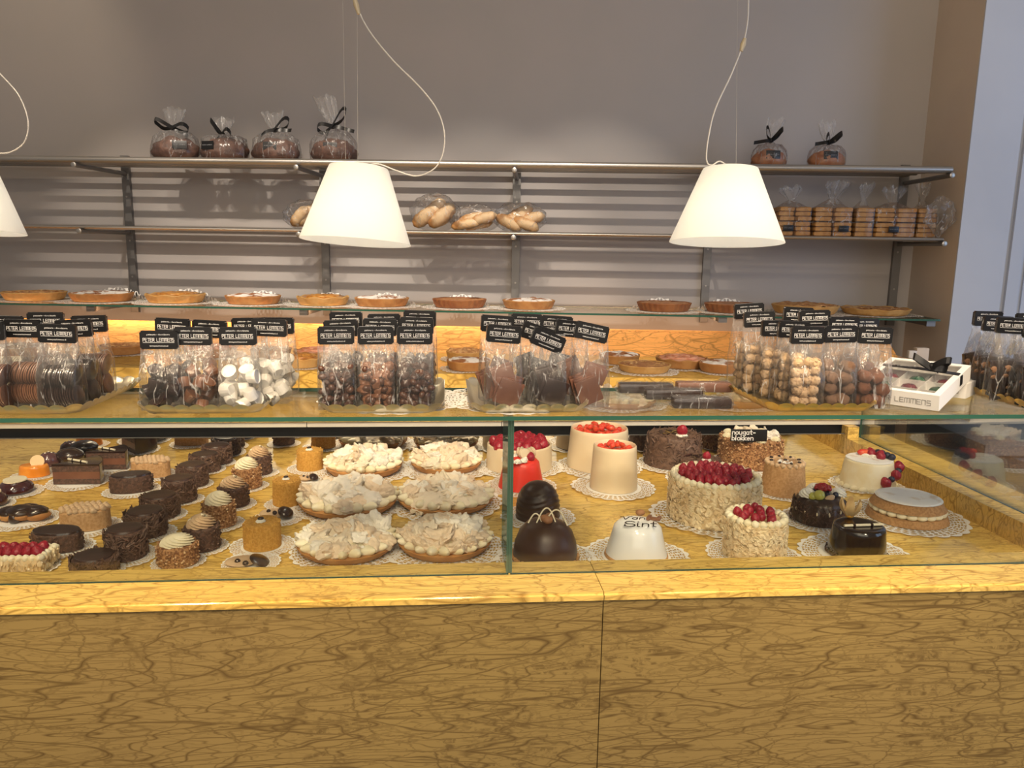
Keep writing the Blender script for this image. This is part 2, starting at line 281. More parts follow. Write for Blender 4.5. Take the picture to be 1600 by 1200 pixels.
# ------------------------------------------------------------------ mesh helpers
_ico = {}
def ico(sub):
    if sub not in _ico:
        bm = bmesh.new(); bmesh.ops.create_icosphere(bm, subdivisions=sub, radius=1)
        bm.verts.ensure_lookup_table()
        _ico[sub] = ([v.co.copy() for v in bm.verts], [[v.index for v in f.verts] for f in bm.faces]); bm.free()
    return _ico[sub]
class MB:
    def __init__(s): s.v = []; s.f = []; s.m = []
    def add(s, vs, fs, M=None, mi=0):
        o = len(s.v)
        s.v += [(M @ Vector(v)) if M is not None else Vector(v) for v in vs]
        s.f += [[i+o for i in f] for f in fs]; s.m += [mi]*len(fs); return s
    def box(s, x0, x1, y0, y1, z0, z1, M=None, mi=0):
        return s.add([(x0,y0,z0),(x1,y0,z0),(x1,y1,z0),(x0,y1,z0),(x0,y0,z1),(x1,y0,z1),(x1,y1,z1),(x0,y1,z1)],
              [(3,2,1,0),(4,5,6,7),(0,1,5,4),(1,2,6,5),(2,3,7,6),(3,0,4,7)], M, mi)
    def rbox(s, sx, sy, sz, b=0.003, M=None, mi=0):      # rounded box, base at z=0
        bm = bmesh.new(); bmesh.ops.create_cube(bm, size=1)
        for v in bm.verts: v.co = Vector((v.co.x*sx, v.co.y*sy, (v.co.z+.5)*sz))
        bmesh.ops.bevel(bm, geom=list(bm.edges), offset=b, segments=2, affect='EDGES', profile=0.6)
        bm.verts.index_update()
        s.add([v.co.copy() for v in bm.verts], [[v.index for v in f.verts] for f in bm.faces], M, mi); bm.free(); return s
    def poly(s, pts, z0, z1, M=None, mi=0):
        n = len(pts); vs = [(p[0], p[1], z0) for p in pts]+[(p[0], p[1], z1) for p in pts]
        fs = [list(range(n))[::-1], list(range(n, 2*n))]+[(i, (i+1) % n, n+(i+1) % n, n+i) for i in range(n)]
        return s.add(vs, fs, M, mi)
    def lathe(s, prof, seg=32, fn=None, M=None, mi=0):
        vs = []; fs = []; rings = []
        for (r, z) in prof:
            if r < 1e-6: rings.append([len(vs)]); vs.append(Vector((0, 0, z)))
            else:
                ring = []
                for i in range(seg):
                    a = 2*PI*i/seg; rr, zz = (r, z) if fn is None else fn(r, z, a)
                    ring.append(len(vs)); vs.append(Vector((rr*math.cos(a), rr*math.sin(a), zz)))
                rings.append(ring)
        for a, b in zip(rings, rings[1:]):
            for i in range(seg):
                j = (i+1) % seg
                if len(a) == 1 and len(b) == 1: continue
                if len(a) == 1: fs.append((a[0], b[j], b[i]))
                elif len(b) == 1: fs.append((a[i], a[j], b[0]))
                else: fs.append((a[i], a[j], b[j], b[i]))
        return s.add(vs, fs, M, mi)
    def blob(s, sub=2, M=None, amp=0, fr=1.5, seed=0, mi=0):
        vs, fs = ico(sub)
        if amp:
            o = Vector((seed*3.7, seed*1.3, seed*7.1)); vs = [v*(1+amp*noise.noise(v*fr+o)) for v in vs]
        return s.add(vs, fs, M, mi)
    def tube(s, pts, r, seg=8, M=None, mi=0, flat=1.0, rf=None):
        pts = [Vector(p) for p in pts]; vs = []; fs = []; n = len(pts); up = None
        for i, p in enumerate(pts):
            t = (pts[min(i+1, n-1)]-pts[max(i-1, 0)])
            t = t.normalized() if t.length > 1e-9 else Vector((0, 0, 1))
            if up is None: up = Vector((0, 0, 1)) if abs(t.z) < 0.9 else Vector((0, 1, 0))
            a = t.cross(up);  a = a.normalized() if a.length > 1e-6 else Vector((1, 0, 0)); b = a.cross(t).normalized(); up = b
            rr = r*(rf(i/(n-1)) if rf else 1)
            for k in range(seg):
                an = 2*PI*k/seg; vs.append(p + a*math.cos(an)*rr + b*math.sin(an)*rr*flat)
        for i in range(n-1):
            for k in range(seg):
                k2 = (k+1) % seg; fs.append((i*seg+k, i*seg+k2, (i+1)*seg+k2, (i+1)*seg+k))
        fs.append(list(range(seg))[::-1]); fs.append([(n-1)*seg+k for k in range(seg)])
        return s.add(vs, fs, M, mi)
    def ribbon(s, pts, wdt, nrm=Vector((0, -1, 0)), thick=0.0004, M=None, mi=0, rnd=False):
        # flat pen stroke lying perpendicular to nrm
        pts = [Vector(p) for p in pts]
        for a, b in zip(pts, pts[1:]):
            t = (b-a); ln = t.length
            if ln < 1e-7: continue
            t /= ln; sd = t.cross(nrm).normalized()*wdt/2; a2 = a-t*wdt/2; b2 = b+t*wdt/2; h = nrm*thick
            s.add([a2-sd, b2-sd, b2+sd, a2+sd, a2-sd+h, b2-sd+h, b2+sd+h, a2+sd+h], [(3,2,1,0),(4,5,6,7),(0,1,5,4),(1,2,6,5),(2,3,7,6),(3,0,4,7)], M, mi)
        return s
    def strip(s, pts, wv, thick=0.0006, M=None, mi=0):   # ribbon band with width vector wv
        pts = [Vector(p) for p in pts]; n = len(pts); vs = []; fs = []
        for i, p in enumerate(pts):
            t = (pts[min(i+1, n-1)]-pts[max(i-1, 0)]).normalized()
            wvv = Vector(wv(i/(n-1))) if callable(wv) else Vector(wv)
            nn = t.cross(wvv).normalized()*thick
            vs += [p-wvv/2-nn, p+wvv/2-nn, p+wvv/2+nn, p-wvv/2+nn]
        for i in range(n-1):
            for k in range(4):
                k2 = (k+1) % 4; fs.append((i*4+k, i*4+k2, (i+1)*4+k2, (i+1)*4+k))
        fs += [(3, 2, 1, 0), ((n-1)*4, (n-1)*4+1, (n-1)*4+2, (n-1)*4+3)]
        return s.add(vs, fs, M, mi)
    def mesh(s, name, mats, smooth=35):
        me = bpy.data.meshes.new(name); me.from_pydata([tuple(v) for v in s.v], [], s.f)
        for m in (mats if isinstance(mats, (list, tuple)) else [mats]): me.materials.append(m)
        if max(s.m or [0]) > 0: me.polygons.foreach_set('material_index', s.m)
        me.update()
        if smooth:
            me.polygons.foreach_set('use_smooth', [True]*len(me.polygons)); me.set_sharp_from_angle(angle=math.radians(smooth))
        return me
def TR(x=0, y=0, z=0, rx=0, ry=0, rz=0, s=1):
    sc = s if isinstance(s, (tuple, list)) else (s, s, s)
    return Matrix.Translation((x, y, z)) @ Euler((rx, ry, rz)).to_matrix().to_4x4() @ Matrix.Diagonal((*sc, 1))
def ob(name, me, parent=None, M=None, label=None):
    o = bpy.data.objects.new(name, me); COL.objects.link(o)
    if parent is not None: o.parent = parent
    if M is not None: o.matrix_local = M
    if label: o['label'] = label
    return o
def thing(name, label, cat, loc=(0, 0, 0), rz=0, group=None):
    o = bpy.data.objects.new(name, None); COL.objects.link(o); o.empty_display_size = 0.02
    o.location = loc; o.rotation_euler = (0, 0, rz); o['label'] = label; o['category'] = cat
    if group: o['group'] = group
    return o
def tag(o, label, cat, group=None):
    o['label'] = label; o['category'] = cat
    if group: o['group'] = group
    return o
def struct(o): o['kind'] = 'structure'; return o
def rnd(a, b, g): return a+(b-a)*g.random()

# stroke lettering -----------------------------------------------------
def arc(cx, cy, rx, ry, a0, a1, n=8): return [(cx+rx*math.cos(math.radians(a0+(a1-a0)*i/n)), cy+ry*math.sin(math.radians(a0+(a1-a0)*i/n))) for i in range(n+1)]
TECH = {'P': [[(0,0),(0,1),(.8,1),(.8,.5),(0,.5)]], 'E': [[(.8,1),(0,1),(0,0),(.8,0)],[(0,.5),(.7,.5)]], 'T': [[(0,1),(.9,1)],[(.45,1),(.45,0)]],
 'R': [[(0,0),(0,1),(.8,1),(.8,.5),(0,.5)],[(.4,.5),(.85,0)]], 'L': [[(0,1),(0,0),(.75,0)]], 'M': [[(0,0),(0,1),(1.1,1),(1.1,0)],[(.55,1),(.55,0)]],
 'N': [[(0,0),(0,1),(.8,1),(.8,0)]], 'S': [[(.8,1),(0,1),(0,.5),(.8,.5),(.8,0),(0,0)]], ' ': []}
HAND = {'n': [[(0,.6),(0,0)], [(0,.4)]+arc(.25,.35,.25,.25,150,0,6)+[(.5,0)]], 'o': [arc(.27,.3,.27,.3,90,450,12)], 'u': [[(0,.6)]+arc(.25,.25,.25,.25,180,360,6)+[(.5,.6)], [(.5,.6),(.5,0)]],
 'g': [arc(.27,.33,.25,.27,60,420,12), [(.52,.6),(.52,-.15)]+arc(.27,-.15,.25,.2,0,-150,6)], 'a': [arc(.25,.3,.25,.3,60,400,12), [(.5,.6),(.5,0)]],
 't': [[(.2,.95),(.2,.1),(.4,0)], [(0,.62),(.42,.62)]], '-': [[(.05,.35),(.4,.35)]], 'b': [[(0,1),(0,0)], arc(.25,.28,.25,.28,150,-160,12)], 'l': [[(.05,1),(.05,0)]],
 'k': [[(0,1),(0,0)], [(.42,.6),(0,.25),(.45,0)]], 'e': [[(.02,.32),(.5,.34)]+arc(.26,.3,.25,.3,10,310,10)], 'V': [arc(-.1,.8,.2,.12,200,60,5)+[(.25,0),(.35,0),(.6,.8),(.85,1)]],
 'S': [arc(.45,.75,.38,.25,20,270,9)+arc(.45,.25,.42,.25,90,-200,10)], 'i': [[(.1,.6),(.1,.05),(.25,0)], [(.12,.85),(.14,.9)]], ' ': []}
def letters(mb, text, font, x0, z0, hgt, adv, wdt, M=None, y=0.0, slant=0.0, aspect=1.0):
    x = x0
    for ch in text:
        for st in font.get(ch, []):
            mb.ribbon([(x+(p[0]*aspect+slant*p[1])*hgt, y, z0+p[1]*hgt) for p in st], wdt, M=M)
        wd = {'i': .35, 'l': .25, ' ': .6, 'M': 1.1, '-': .5, 't': .5, 'k': .5, 'n': .55, 'o': .6, 'u': .6, 'a': .6, 'e': .6, 'g': .6, 'b': .58}.get(ch, .85)
        x += (wd*aspect+adv)*hgt
    return x
def textwidth(text, hgt, adv, aspect):
    return letters(MB(), text, {}, 0, 0, hgt, adv, 0.001, aspect=aspect)
def fonttext(body, size, mt, ext=0.0):
    cu = bpy.data.curves.new('lettering', 'FONT'); cu.body = body; cu.size = size; cu.align_x = 'CENTER'; cu.resolution_u = 1; cu.extrude = 0.0001
    o = bpy.data.objects.new('lettering', cu); COL.objects.link(o)
    dg = bpy.context.evaluated_depsgraph_get(); me = bpy.data.meshes.new_from_object(o.evaluated_get(dg))
    bpy.data.objects.remove(o); me.materials.clear(); me.materials.append(mt); return me
# ================================================================== ROOM
UL, UR = -2.7, 1.637
def wobj(name, mb, mt, parent=None, **k):
    o = ob(name, mb.mesh(name, mt, k.get('smooth', 0)), parent, label=k.get('label'))
    if parent is None: o.location = WO; o.rotation_euler = (0, 0, B)
    return o
def wbox(mb, u0, u1, v0, v1, z0, z1, mi=0): return mb.box(u0, u1, -v1, -v0, z0, z1, mi=mi)
struct(wobj('wall_back', wbox(MB(), UL, UR+0.1, -0.1, 0, 0, 3.3), WALL))
struct(wobj('wall_right', wbox(MB(), UR, UR+0.12, 0, 0.335, 0, 3.3), WALLW))
struct(wobj('wall_facade', wbox(MB(), UR+0.12, 3.4, 0.22, 0.334, 0, 3.3), WALLB))
mb = MB(); wbox(mb, UR+0.0, UR+0.175, 0.3355, 0.342, 0, 3.3); wbox(mb, UR+0.188, UR+0.23, 0.3355, 0.348, 0, 3.3); wbox(mb, UR+0.25, UR+0.9, 0.3355, 0.342, 0, 3.3)
struct(wobj('trim_1', mb, WALLB))
FLOORM = mat('stone_floor', (0.22, 0.20, 0.18), (0.26, 0.24, 0.21), rough=0.3, scale=3)
struct(ob('floor', MB().box(-3.2, 3.6, -2.5, 3.6, -0.05, 0).mesh('floor', FLOORM, 0)))
CEILM = mat('ceiling_paint', (0.7, 0.66, 0.6), rough=0.7)
struct(ob('ceiling', MB().box(-3.2, 3.6, 0.4, 3.6, 3.32, 3.4).mesh('ceiling', CEILM, 0)))
# grey cabinet beyond the end glass
GREYC = mat('blue_grey_lacquer', (0.10, 0.12, 0.15), (0.14, 0.16, 0.19), rough=0.3, scale=4)
t = thing('side_cabinet', 'dark blue-grey cabinet standing beyond the right end glass of the case', 'cabinet', (1.90, 2.50, 0), 0)
ob('body', MB().box(-0.45, 0.45, -0.22, 0.25, 0.06, 0.9).mesh('body', GREYC, 0), t); ob('plinth', MB().box(-0.43, 0.43, -0.2, 0.25, 0, 0.06).mesh('plinth', CLOSED, 0), t)
for s in (-1, 1): ob('door', MB().box(-0.215+s*0.22, 0.215+s*0.22, -0.24, -0.222, 0.07, 0.89).mesh('door', GREYC, 0), t)
ob('cabinet_top', MB().box(-0.47, 0.47, -0.25, 0.27, 0.9, 0.93).mesh('cabinet_top', GREYC, 0), t)

GEDGE2 = mat('pale_green_glass_edge', (0.10, 0.19, 0.14), rough=0.15, coat=0.4)
# ================================================================== DISPLAY COUNTER
LZ = 0.9645; FZ = 0.9145; GT = 1.235; WZ = 1.022; RZ = 1.11; GSZ = 1.2576
CL, CR, CEND = -1.9, 1.62, 1.058
dc = thing('display_counter', 'yellow veined marble pastry counter with glass display case', 'counter', CO, A)
def cpart(name, mb, mt, label=None, smooth=0, parent=None): return ob(name, mb.mesh(name, mt, smooth), parent or dc, label=label)
SEAM = 0.144
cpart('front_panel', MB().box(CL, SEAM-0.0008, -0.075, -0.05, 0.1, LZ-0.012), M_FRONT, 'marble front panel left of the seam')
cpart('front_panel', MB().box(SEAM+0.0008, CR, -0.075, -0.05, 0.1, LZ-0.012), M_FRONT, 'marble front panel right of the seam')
def ledge(u0, u1):
    mb = MB(); bm = bmesh.new(); bmesh.ops.create_cube(bm, size=1)
    for v in bm.verts: v.co = Vector(((u0+u1)/2+v.co.x*(u1-u0), -0.016+v.co.y*0.128, LZ-0.006+v.co.z*0.012))
    es = [e for e in bm.edges if all(v.co.y < -0.05 and v.co.z > LZ-0.003 for v in e.verts)]
    bmesh.ops.bevel(bm, geom=es, offset=0.004, segments=3, affect='EDGES'); bm.verts.index_update()
    mb.add([v.co.copy() for v in bm.verts], [[v.index for v in f.verts] for f in bm.faces]); bm.free(); return mb
cpart('front_ledge', ledge(CL, SEAM-0.0006), M_TOP, smooth=40); cpart('front_ledge', ledge(SEAM+0.0006, CR), M_TOP, smooth=40)
cpart('kerb', MB().box(CL, CEND, 0.028, 0.047, FZ-0.02, LZ-0.0125), M_TOP)
cpart('case_floor', MB().box(CL, CEND-0.001, 0.0475, 0.91, FZ-0.02, FZ), M_TOP)
cpart('end_kerb', MB().box(CEND, 1.20, 0.0485, 0.93, FZ-0.02, LZ), M_TOP)
cpart('end_corner_block', MB().box(CEND-0.001, CEND+0.032, 0.885, 0.922, LZ+0.0003, 0.999), M_TOP)
cpart('carcass', MB().box(CL+0.02, CR-0.02, -0.049, 0.93, 0.1, FZ-0.021), CLOSED); cpart('plinth', MB().box(CL+0.05, CR-0.05, -0.02, 0.9, 0, 0.099), CLOSED)
def pane(x0, x1, y0, y1, z0, z1, big):   # faces of the two big sides clear, edges green
    mb = MB(); mb.box(x0, x1, y0, y1, z0, z1)
    ax = {'z': (0, 1), 'y': (2, 4), 'x': (3, 5)}[big]
    mb.m = [0 if i in ax else 1 for i in range(6)]
    return mb
g1 = cpart('top_glass', pane(CL, 1.105, -0.012, 0.237, GT-0.007, GT, 'z'), [GLASS, GEDGE])
cpart('front_glass', pane(CL, -0.0015, -0.003, 0.003, LZ+0.0003, GT-0.0075, 'y'), [GLASS, GEDGE], 'front glass pane left of the joint')
cpart('front_glass', pane(0.0015, 1.10, -0.003, 0.003, LZ+0.0003, GT-0.0075, 'y'), [GLASS, GEDGE], 'front glass pane right of the joint')
cpart('end_glass', pane(1.10, 1.106, -0.003, 0.90, LZ+0.0003, GT-0.0075, 'x'), [GLASS, GEDGE])
cpart('glass_fin', pane(-0.0048, 0.0048, 0.0032, 0.115, LZ+0.0005, GT-0.0075, 'x'), [GLASS, GEDGE2], 'narrow upright glass fin behind the joint of the front panes')
cpart('mirror_door', MB().box(CL, CEND-0.001, 0.905, 0.91, FZ+0.0005, 0.974), MIRROR)
cpart('mirror_rail', MB().box(CL, CEND-0.001, 0.902, 0.9049, 0.9735, 0.976), STEELD)

# ================================================================== BACK COUNTER
bc = thing('back_counter', 'marble back counter with raised ledge behind the display case', 'counter', (0, 0, 0), 0)
def bpoly(name, pts, z0, z1, mt, label=None): return ob(name, MB().poly([(p.x, p.y) for p in pts], z0, z1).mesh(name, mt, 0), bc, label=label)
bpoly('worktop', [CW(CL, 0.905), CW(1.15, 0.905), WW(1.45, 0.885), WW(-2.4, 0.885)], WZ-0.006, WZ, M_TOP)
bpoly('edge_strip', [CW(CL, 0.912), CW(-0.49, 0.912), CW(-0.49, 0.93), CW(CL, 0.93)], 1.0, WZ-0.0062, WHITETRIM)
bpoly('edge_strip', [CW(-0.488, 0.912), CW(0.05, 0.912), CW(0.05, 0.93), CW(-0.488, 0.93)], 1.0, WZ-0.0062, WHITETRIM)
bpoly('edge_strip', [CW(0.052, 0.912), CW(1.15, 0.912), CW(1.15, 0.93), CW(0.052, 0.93)], 1.0, WZ-0.0062, WHITETRIM)
bpoly('base', [CW(CL, 0.935), CW(1.15, 0.935), WW(1.45, 0.40), WW(-2.4, 0.40)], 0, WZ-0.0065, CLOSED)
bpoly('recess_panel', [WW(-2.4, 0.90), WW(1.40, 0.90), WW(1.40, 0.45), WW(-2.4, 0.45)], WZ+0.0005, 1.047, mat('greige_panel', (0.45, 0.42, 0.36), rough=0.4))
bpoly('raised_ledge', [WW(-2.4, 0.92), WW(1.42, 0.92), WW(1.42, 0.30), WW(-2.4, 0.30)], 1.047, RZ, M_TOP)
def slope_slab(name, u0, u1, mt):      # marble splashback leaning back to the wall
    a, b = (0.45, 1.1102), (0.30, 1.192); vs = []
    for u in (u0, u1):
        for (v, z) in (a, b, (b[0]-0.015, b[1]), (a[0]-0.03, a[1])): q = WW(u, v, z); vs.append(q)
    return ob(name, MB().add(vs, [(0, 1, 2, 3), (7, 6, 5, 4), (0, 4, 5, 1), (1, 5, 6, 2), (2, 6, 7, 3), (3, 7, 4, 0)]).mesh(name, mt, 0), bc)
slope_slab('splashback', -2.4, 1.42, M_SPLASH)
# small socket in the corner
t = thing('wall_socket', 'small beige box fitting in the corner right of the splashback', 'socket', WW(1.52, 0.39, 1.10), B)
ob('box', MB().rbox(0.045, 0.03, 0.055, 0.003).mesh('box', WALLW), t); ob('plug', MB().rbox(0.03, 0.02, 0.035, 0.004, TR(-0.035, -0.005, 0.01)).mesh('plug', WHITETRIM), t)
bpoly('corner_top', [WW(1.425, 0.92), WW(1.63, 0.88), WW(1.63, 0.345), WW(1.425, 0.345)], WZ-0.03, 1.10, WALLW)

# ================================================================== WALL SHELVES
def uof(px, py, v):
    p = PW(px, py, v); q = Matrix.Rotation(-B, 3, 'Z') @ (p-WO); return q.x
BARU = [uof(208, 400, 0), uof(510, 400, 0), uof(806, 400, 0), uof(1104, 400, 0), uof(1399, 400, 0)]
BARU = [-2.45] + BARU
where = ['just outside the left edge of view', 'left of the bagged breads over the left tarts', 'behind the middle pendant lamp', 'at the centre of the shelves', 'behind the right pendant lamp', 'nearest the right-hand corner']
for i, u in enumerate(BARU):
    if i == 0: continue
    t = thing('shelf_upright', 'grey steel upright bar on the wall '+where[i], 'shelf upright', WW(u, 0, 1.2), B, 'steel uprights behind the shelves')
    ob('bar', MB().box(-0.016, 0.016, -0.018, -0.0005, 0.0, 0.645).mesh('bar', STEELD, 0), t)
    for zz in (0.15, 0.30, 0.48): ob('screw', MB().lathe([(0, 0), (0.004, 0), (0.004, 0.001), (0, 0.0015)], 10, M=TR(0, -0.018, zz, rx=PI/2)).mesh('screw', STEEL), t)
TSZ, MSZ = 1.806, 1.554
ut, um, ug = uof(1489, 258, 0.36), uof(1474, 372, 0.36), uof(1470, 497, 0.36)
for nm, z, ur, hf, hb, lab in (('top', TSZ, ut, 0.026, 0.010, 'long slatted steel shelf, the upper one, carrying ribboned bread bags'), ('mid', MSZ, um, 0.014, 0.008, 'long slatted steel shelf, the lower one, carrying bagged rolls and biscuits')):
    t = thing('slatted_shelf', lab, 'shelf', WW(0, 0, z), B, None)
    for v in (0.35, 0.2875, 0.225, 0.1625, 0.10, 0.04):
        h = hf if v == 0.35 else hb; sw = 0.0165 if v == 0.35 else 0.0135
        mb = MB(); mb.tube([(UL+0.05, -v, -h/2), (ur-(0.35-v)*0.02, -v, -h/2)], sw, 16, flat=h/2/sw)
        ob('slat', mb.mesh('slat', STEEL, 50), t)
    for u in BARU:
        mb = MB(); mb.tube([(u, -0.019, -hf-0.0075), (u, -0.375, -hf-0.0075)], 0.0085, 14)
        r = ob('support_rod', mb.mesh('support_rod', STEELD, 50), t)
        ob('end_cap', MB().lathe([(0, 0), (0.0095, 0), (0.0095, 0.004), (0.008, 0.005), (0, 0.005)], 16, M=TR(u, -0.375, -hf-0.0075, rx=PI/2)).mesh('end_cap', STEEL), r)
t = thing('glass_shelf', 'long clear glass shelf with a row of tarts on it', 'shelf', WW(0, 0, GSZ), B)
gp = pane(UL+0.05, ug, -0.36, -0.02, -0.007, 0, 'z'); ob('shelf_glass', gp.mesh('shelf_glass', [GLASS, GEDGE], 0), t)
for u in BARU:
    ob('bracket_arm', MB().box(u-0.008, u+0.008, -0.33, -0.0185, -0.028, -0.0072).box(u-0.016, u+0.016, -0.345, -0.331, -0.028, -0.0072).mesh('bracket_arm', STEELD, 0), t)

# ================================================================== PENDANT LAMPS
def shademat():
    m = bpy.data.materials.new('white_lamp_shade'); m.use_nodes = True; nt = m.node_tree; nt.nodes.remove(nt.nodes['Principled BSDF']); out = nt.nodes['Material Output']
    a = N(nt, 'ShaderNodeBsdfTranslucent'); a.inputs[0].default_value = (0.90, 0.89, 0.86, 1)
    b = N(nt, 'ShaderNodeBsdfDiffuse'); b.inputs[0].default_value = (0.85, 0.85, 0.80, 1)
    m1 = N(nt, 'ShaderNodeMixShader'); m1.inputs[0].default_value = 0.45; L(nt, a.outputs[0], m1.inputs[1]); L(nt, b.outputs[0], m1.inputs[2])
    e = N(nt, 'ShaderNodeEmission'); e.inputs[0].default_value = (1, 0.98, 0.92, 1); e.inputs[1].default_value = 0.08
    ad = N(nt, 'ShaderNodeAddShader'); L(nt, m1.outputs[0], ad.inputs[0]); L(nt, e.outputs[0], ad.inputs[1]); L(nt, ad.outputs[0], out.inputs[0]); return m
SHADE = shademat()
CORD = mat('clear_cord', (0.62, 0.60, 0.56), rough=0.3); WIRE = mat('thin_wire', (0.42, 0.40, 0.36), rough=0.5)
BULB = bpy.data.materials.new('lit_bulb'); BULB.use_nodes = True; setp(BULB.node_tree.nodes['Principled BSDF'], Emission_Color=(1, 0.85, 0.6, 1), Emission_Strength=6.0)
def PY(px, py, y): d = ray(px, py); return CAM + d*(y/d.y)
def catmull(P, n=10):
    P = [Vector(p) for p in P]; Q = [P[0]*2-P[1]] + P + [P[-1]*2-P[-2]]; out = []
    for i in range(1, len(Q)-2):
        for k in range(n):
            t = k/n; out.append(0.5*((2*Q[i])+(-Q[i-1]+Q[i+1])*t+(2*Q[i-1]-5*Q[i]+4*Q[i+1]-Q[i+2])*t*t+(-Q[i-1]+3*Q[i]-3*Q[i+1]+Q[i+2])*t**3))
    return out+[P[-1]]
def lamp(lab, TL, TR_, BL, BR, cord, clamp, wires):
    Y = 1.80
    p = [PY(*q, Y) for q in (TL, TR_, BL, BR)]
    bot = (p[2]+p[3])/2; top = (p[0]+p[1])/2; rb = (p[3]-p[2]).length/2; rt = (p[1]-p[0]).length/2
    right = (p[3]-p[2]).normalized(); up = top-bot; H = up.length; up = (up-right*up.dot(right)); up.normalize()
    fwd = up.cross(right); R = Matrix((right, fwd, up)).transposed() @ Matrix.Rotation(math.radians(-5), 3, 'X')
    t = thing('pendant_lamp', lab, 'pendant lamp', bot, 0, 'white cone pendant lamps over the counter')
    RI = R.to_4x4()
    prof = [(rb, 0), (rb-0.0005, 0.002), (rt+0.0004, H-0.006), (rt-0.002, H-0.001), (rt-0.006, H), (rt-0.007, H-0.001), (rt-0.003, H-0.007), (rb-0.003, 0.002), (rb-0.002, 0.0)]
    ob('lamp_shade', MB().lathe(prof+[prof[0]], 64).mesh('lamp_shade', SHADE, 40), t, RI)
    rg = MB().lathe([(0.018, H-0.03), (0.018, H-0.075), (0.012, H-0.085), (0, H-0.085), (0, H-0.03), (0.018, H-0.03)], 20)
    for k in range(3): rg.tube([(0.012*math.cos(k*2.09), 0.012*math.sin(k*2.09), H-0.035), ((rt-0.005)*math.cos(k*2.09), (rt-0.005)*math.sin(k*2.09), H-0.008)], 0.0015, 6)
    ob('lamp_holder', rg.mesh('lamp_holder', WHITETRIM), t, RI)
    ob('bulb', MB().lathe([(0, 0), (0.014, 0.003), (0.022, 0.018), (0.018, 0.035), (0.011, 0.05), (0, 0.052)], 20, M=TR(z=H-0.133)).mesh('bulb', BULB), t, RI)
    pl = bpy.data.lights.new('bulb_light', 'POINT'); pl.energy = 0.42; pl.color = (1, 0.96, 0.88); pl.shadow_soft_size = 0.03
    lo = bpy.data.objects.new('bulb_light', pl); COL.objects.link(lo); lo.parent = t; lo.location = R @ Vector((0, 0, H*0.26))
    cp = [PY(q[0], q[1], Y+(q[2] if len(q) > 2 else 0))-bot for q in cord]
    ob('cord', MB().tube(catmull(cp, 12), 0.0016, 8).mesh('cord', CORD), t)
    for w0 in wires: ob('suspension_wire', MB().tube([PY(*w0[0], Y)-bot, PY(*w0[1], Y)-bot], 0.0004, 5).mesh('suspension_wire', WIRE), t)
    if clamp:
        a, b = PY(*clamp[0], Y)-bot, PY(*clamp[1], Y)-bot
        ob('cord_clamp', MB().tube([a, (a+b)/2, b], 0.0065, 12, rf=lambda s: 0.6+0.4*math.sin(PI*s)).mesh('cord_clamp', mat('clear_yellowed_plastic', (0.50, 0.42, 0.28), rough=0.25)), t)
lamp('white cone pendant lamp with a big looping cord, left of the centre upright', (514, 257), (608, 263), (470, 373), (641, 384),
     [(540, -150), (552, -40), (557, 5), (575, 45), (612, 92), (655, 135), (682, 170), (694, 205), (692, 240), (678, 264), (650, 275), (618, 266), (590, 256), (570, 260), (560, 268)], ((553, -5), (561, 22)), (((532, -200), (540, 260)), ((557, -200), (559, 262))))
lamp('white cone pendant lamp on the right, hanging below the two small ribboned loaves', (1100, 262), (1187, 262), (1047, 376), (1222, 382),
     [(1175, -150), (1170, -10), (1168, 35), (1160, 72), (1142, 118), (1118, 170), (1107, 215), (1104, 250), (1112, 258), (1124, 252), (1136, 259), (1140, 268)], ((1164, 60), (1158, 80)), (((1154, -200), (1150, 262)),))
lamp('white cone pendant lamp cut off by the left edge of the photo', (-119, 250), (-26, 251), (-145, 358), (28, 364),
     [(-160, -120), (-90, 30), (-30, 85), (0, 115), (30, 150), (44, 190), (38, 222), (15, 238), (-15, 240), (-50, 250), (-60, 262)], None, (((-80, -200), (-75, 252)),))
# ================================================================== SHARED SMALL SHAPES
def raspmesh():
    fib = []
    for i in range(55):
        z = 1-2*(i+.5)/55; r = math.sqrt(1-z*z); a = i*2.39996; fib.append(Vector((r*math.cos(a), r*math.sin(a), z)))
    vs, fs = ico(4); out = []
    for v in vs:
        d = max(v.dot(f) for f in fib); k = 1+0.14*math.sqrt(max(0, (d-0.955)/0.045))
        q = v*k; q.z *= 1.15
        if q.z > 0: q.x *= 1-0.22*q.z; q.y *= 1-0.22*q.z
        out.append(q)
    return MB().add(out, fs).mesh('raspberry', RASP, 60)
RM_ = raspmesh()
def rasp(parent, x, y, z, s, g, name='raspberry'):
    return ob(name, RM_, parent, TR(x, y, z+s*0.75, rx=rnd(-.5, .5, g), ry=rnd(-.5, .5, g), rz=rnd(0, 6, g), s=s))
def swirlmesh(name, mt, turns=1.6, lobes=7, hgt=1.0):
    prof = []
    for i in range(26):
        t = i/25; R = (1-t**2.3)**.62; prof.append((max(R, 0.0), t*hgt))
    prof = [(0, 0), (0.7, 0)]+[(max(p[0], 1e-5), p[1]+0.02) for p in prof]
    def fn(r, z, a):
        f = abs(math.sin(lobes/2*(a+turns*2*PI*z/hgt)))
        return r*(0.76+0.26*f), z
    return MB().lathe(prof, 84, fn).mesh(name, mt, 60)
SW_C = swirlmesh('cream_swirl', CREAM, 0.5, 9, 0.9); SW_M = swirlmesh('mocha_swirl', MOCHA, 0.5, 9, 0.9); SW_W = swirlmesh('white_rosette', CREAMW, 0.4, 8, 1.0)
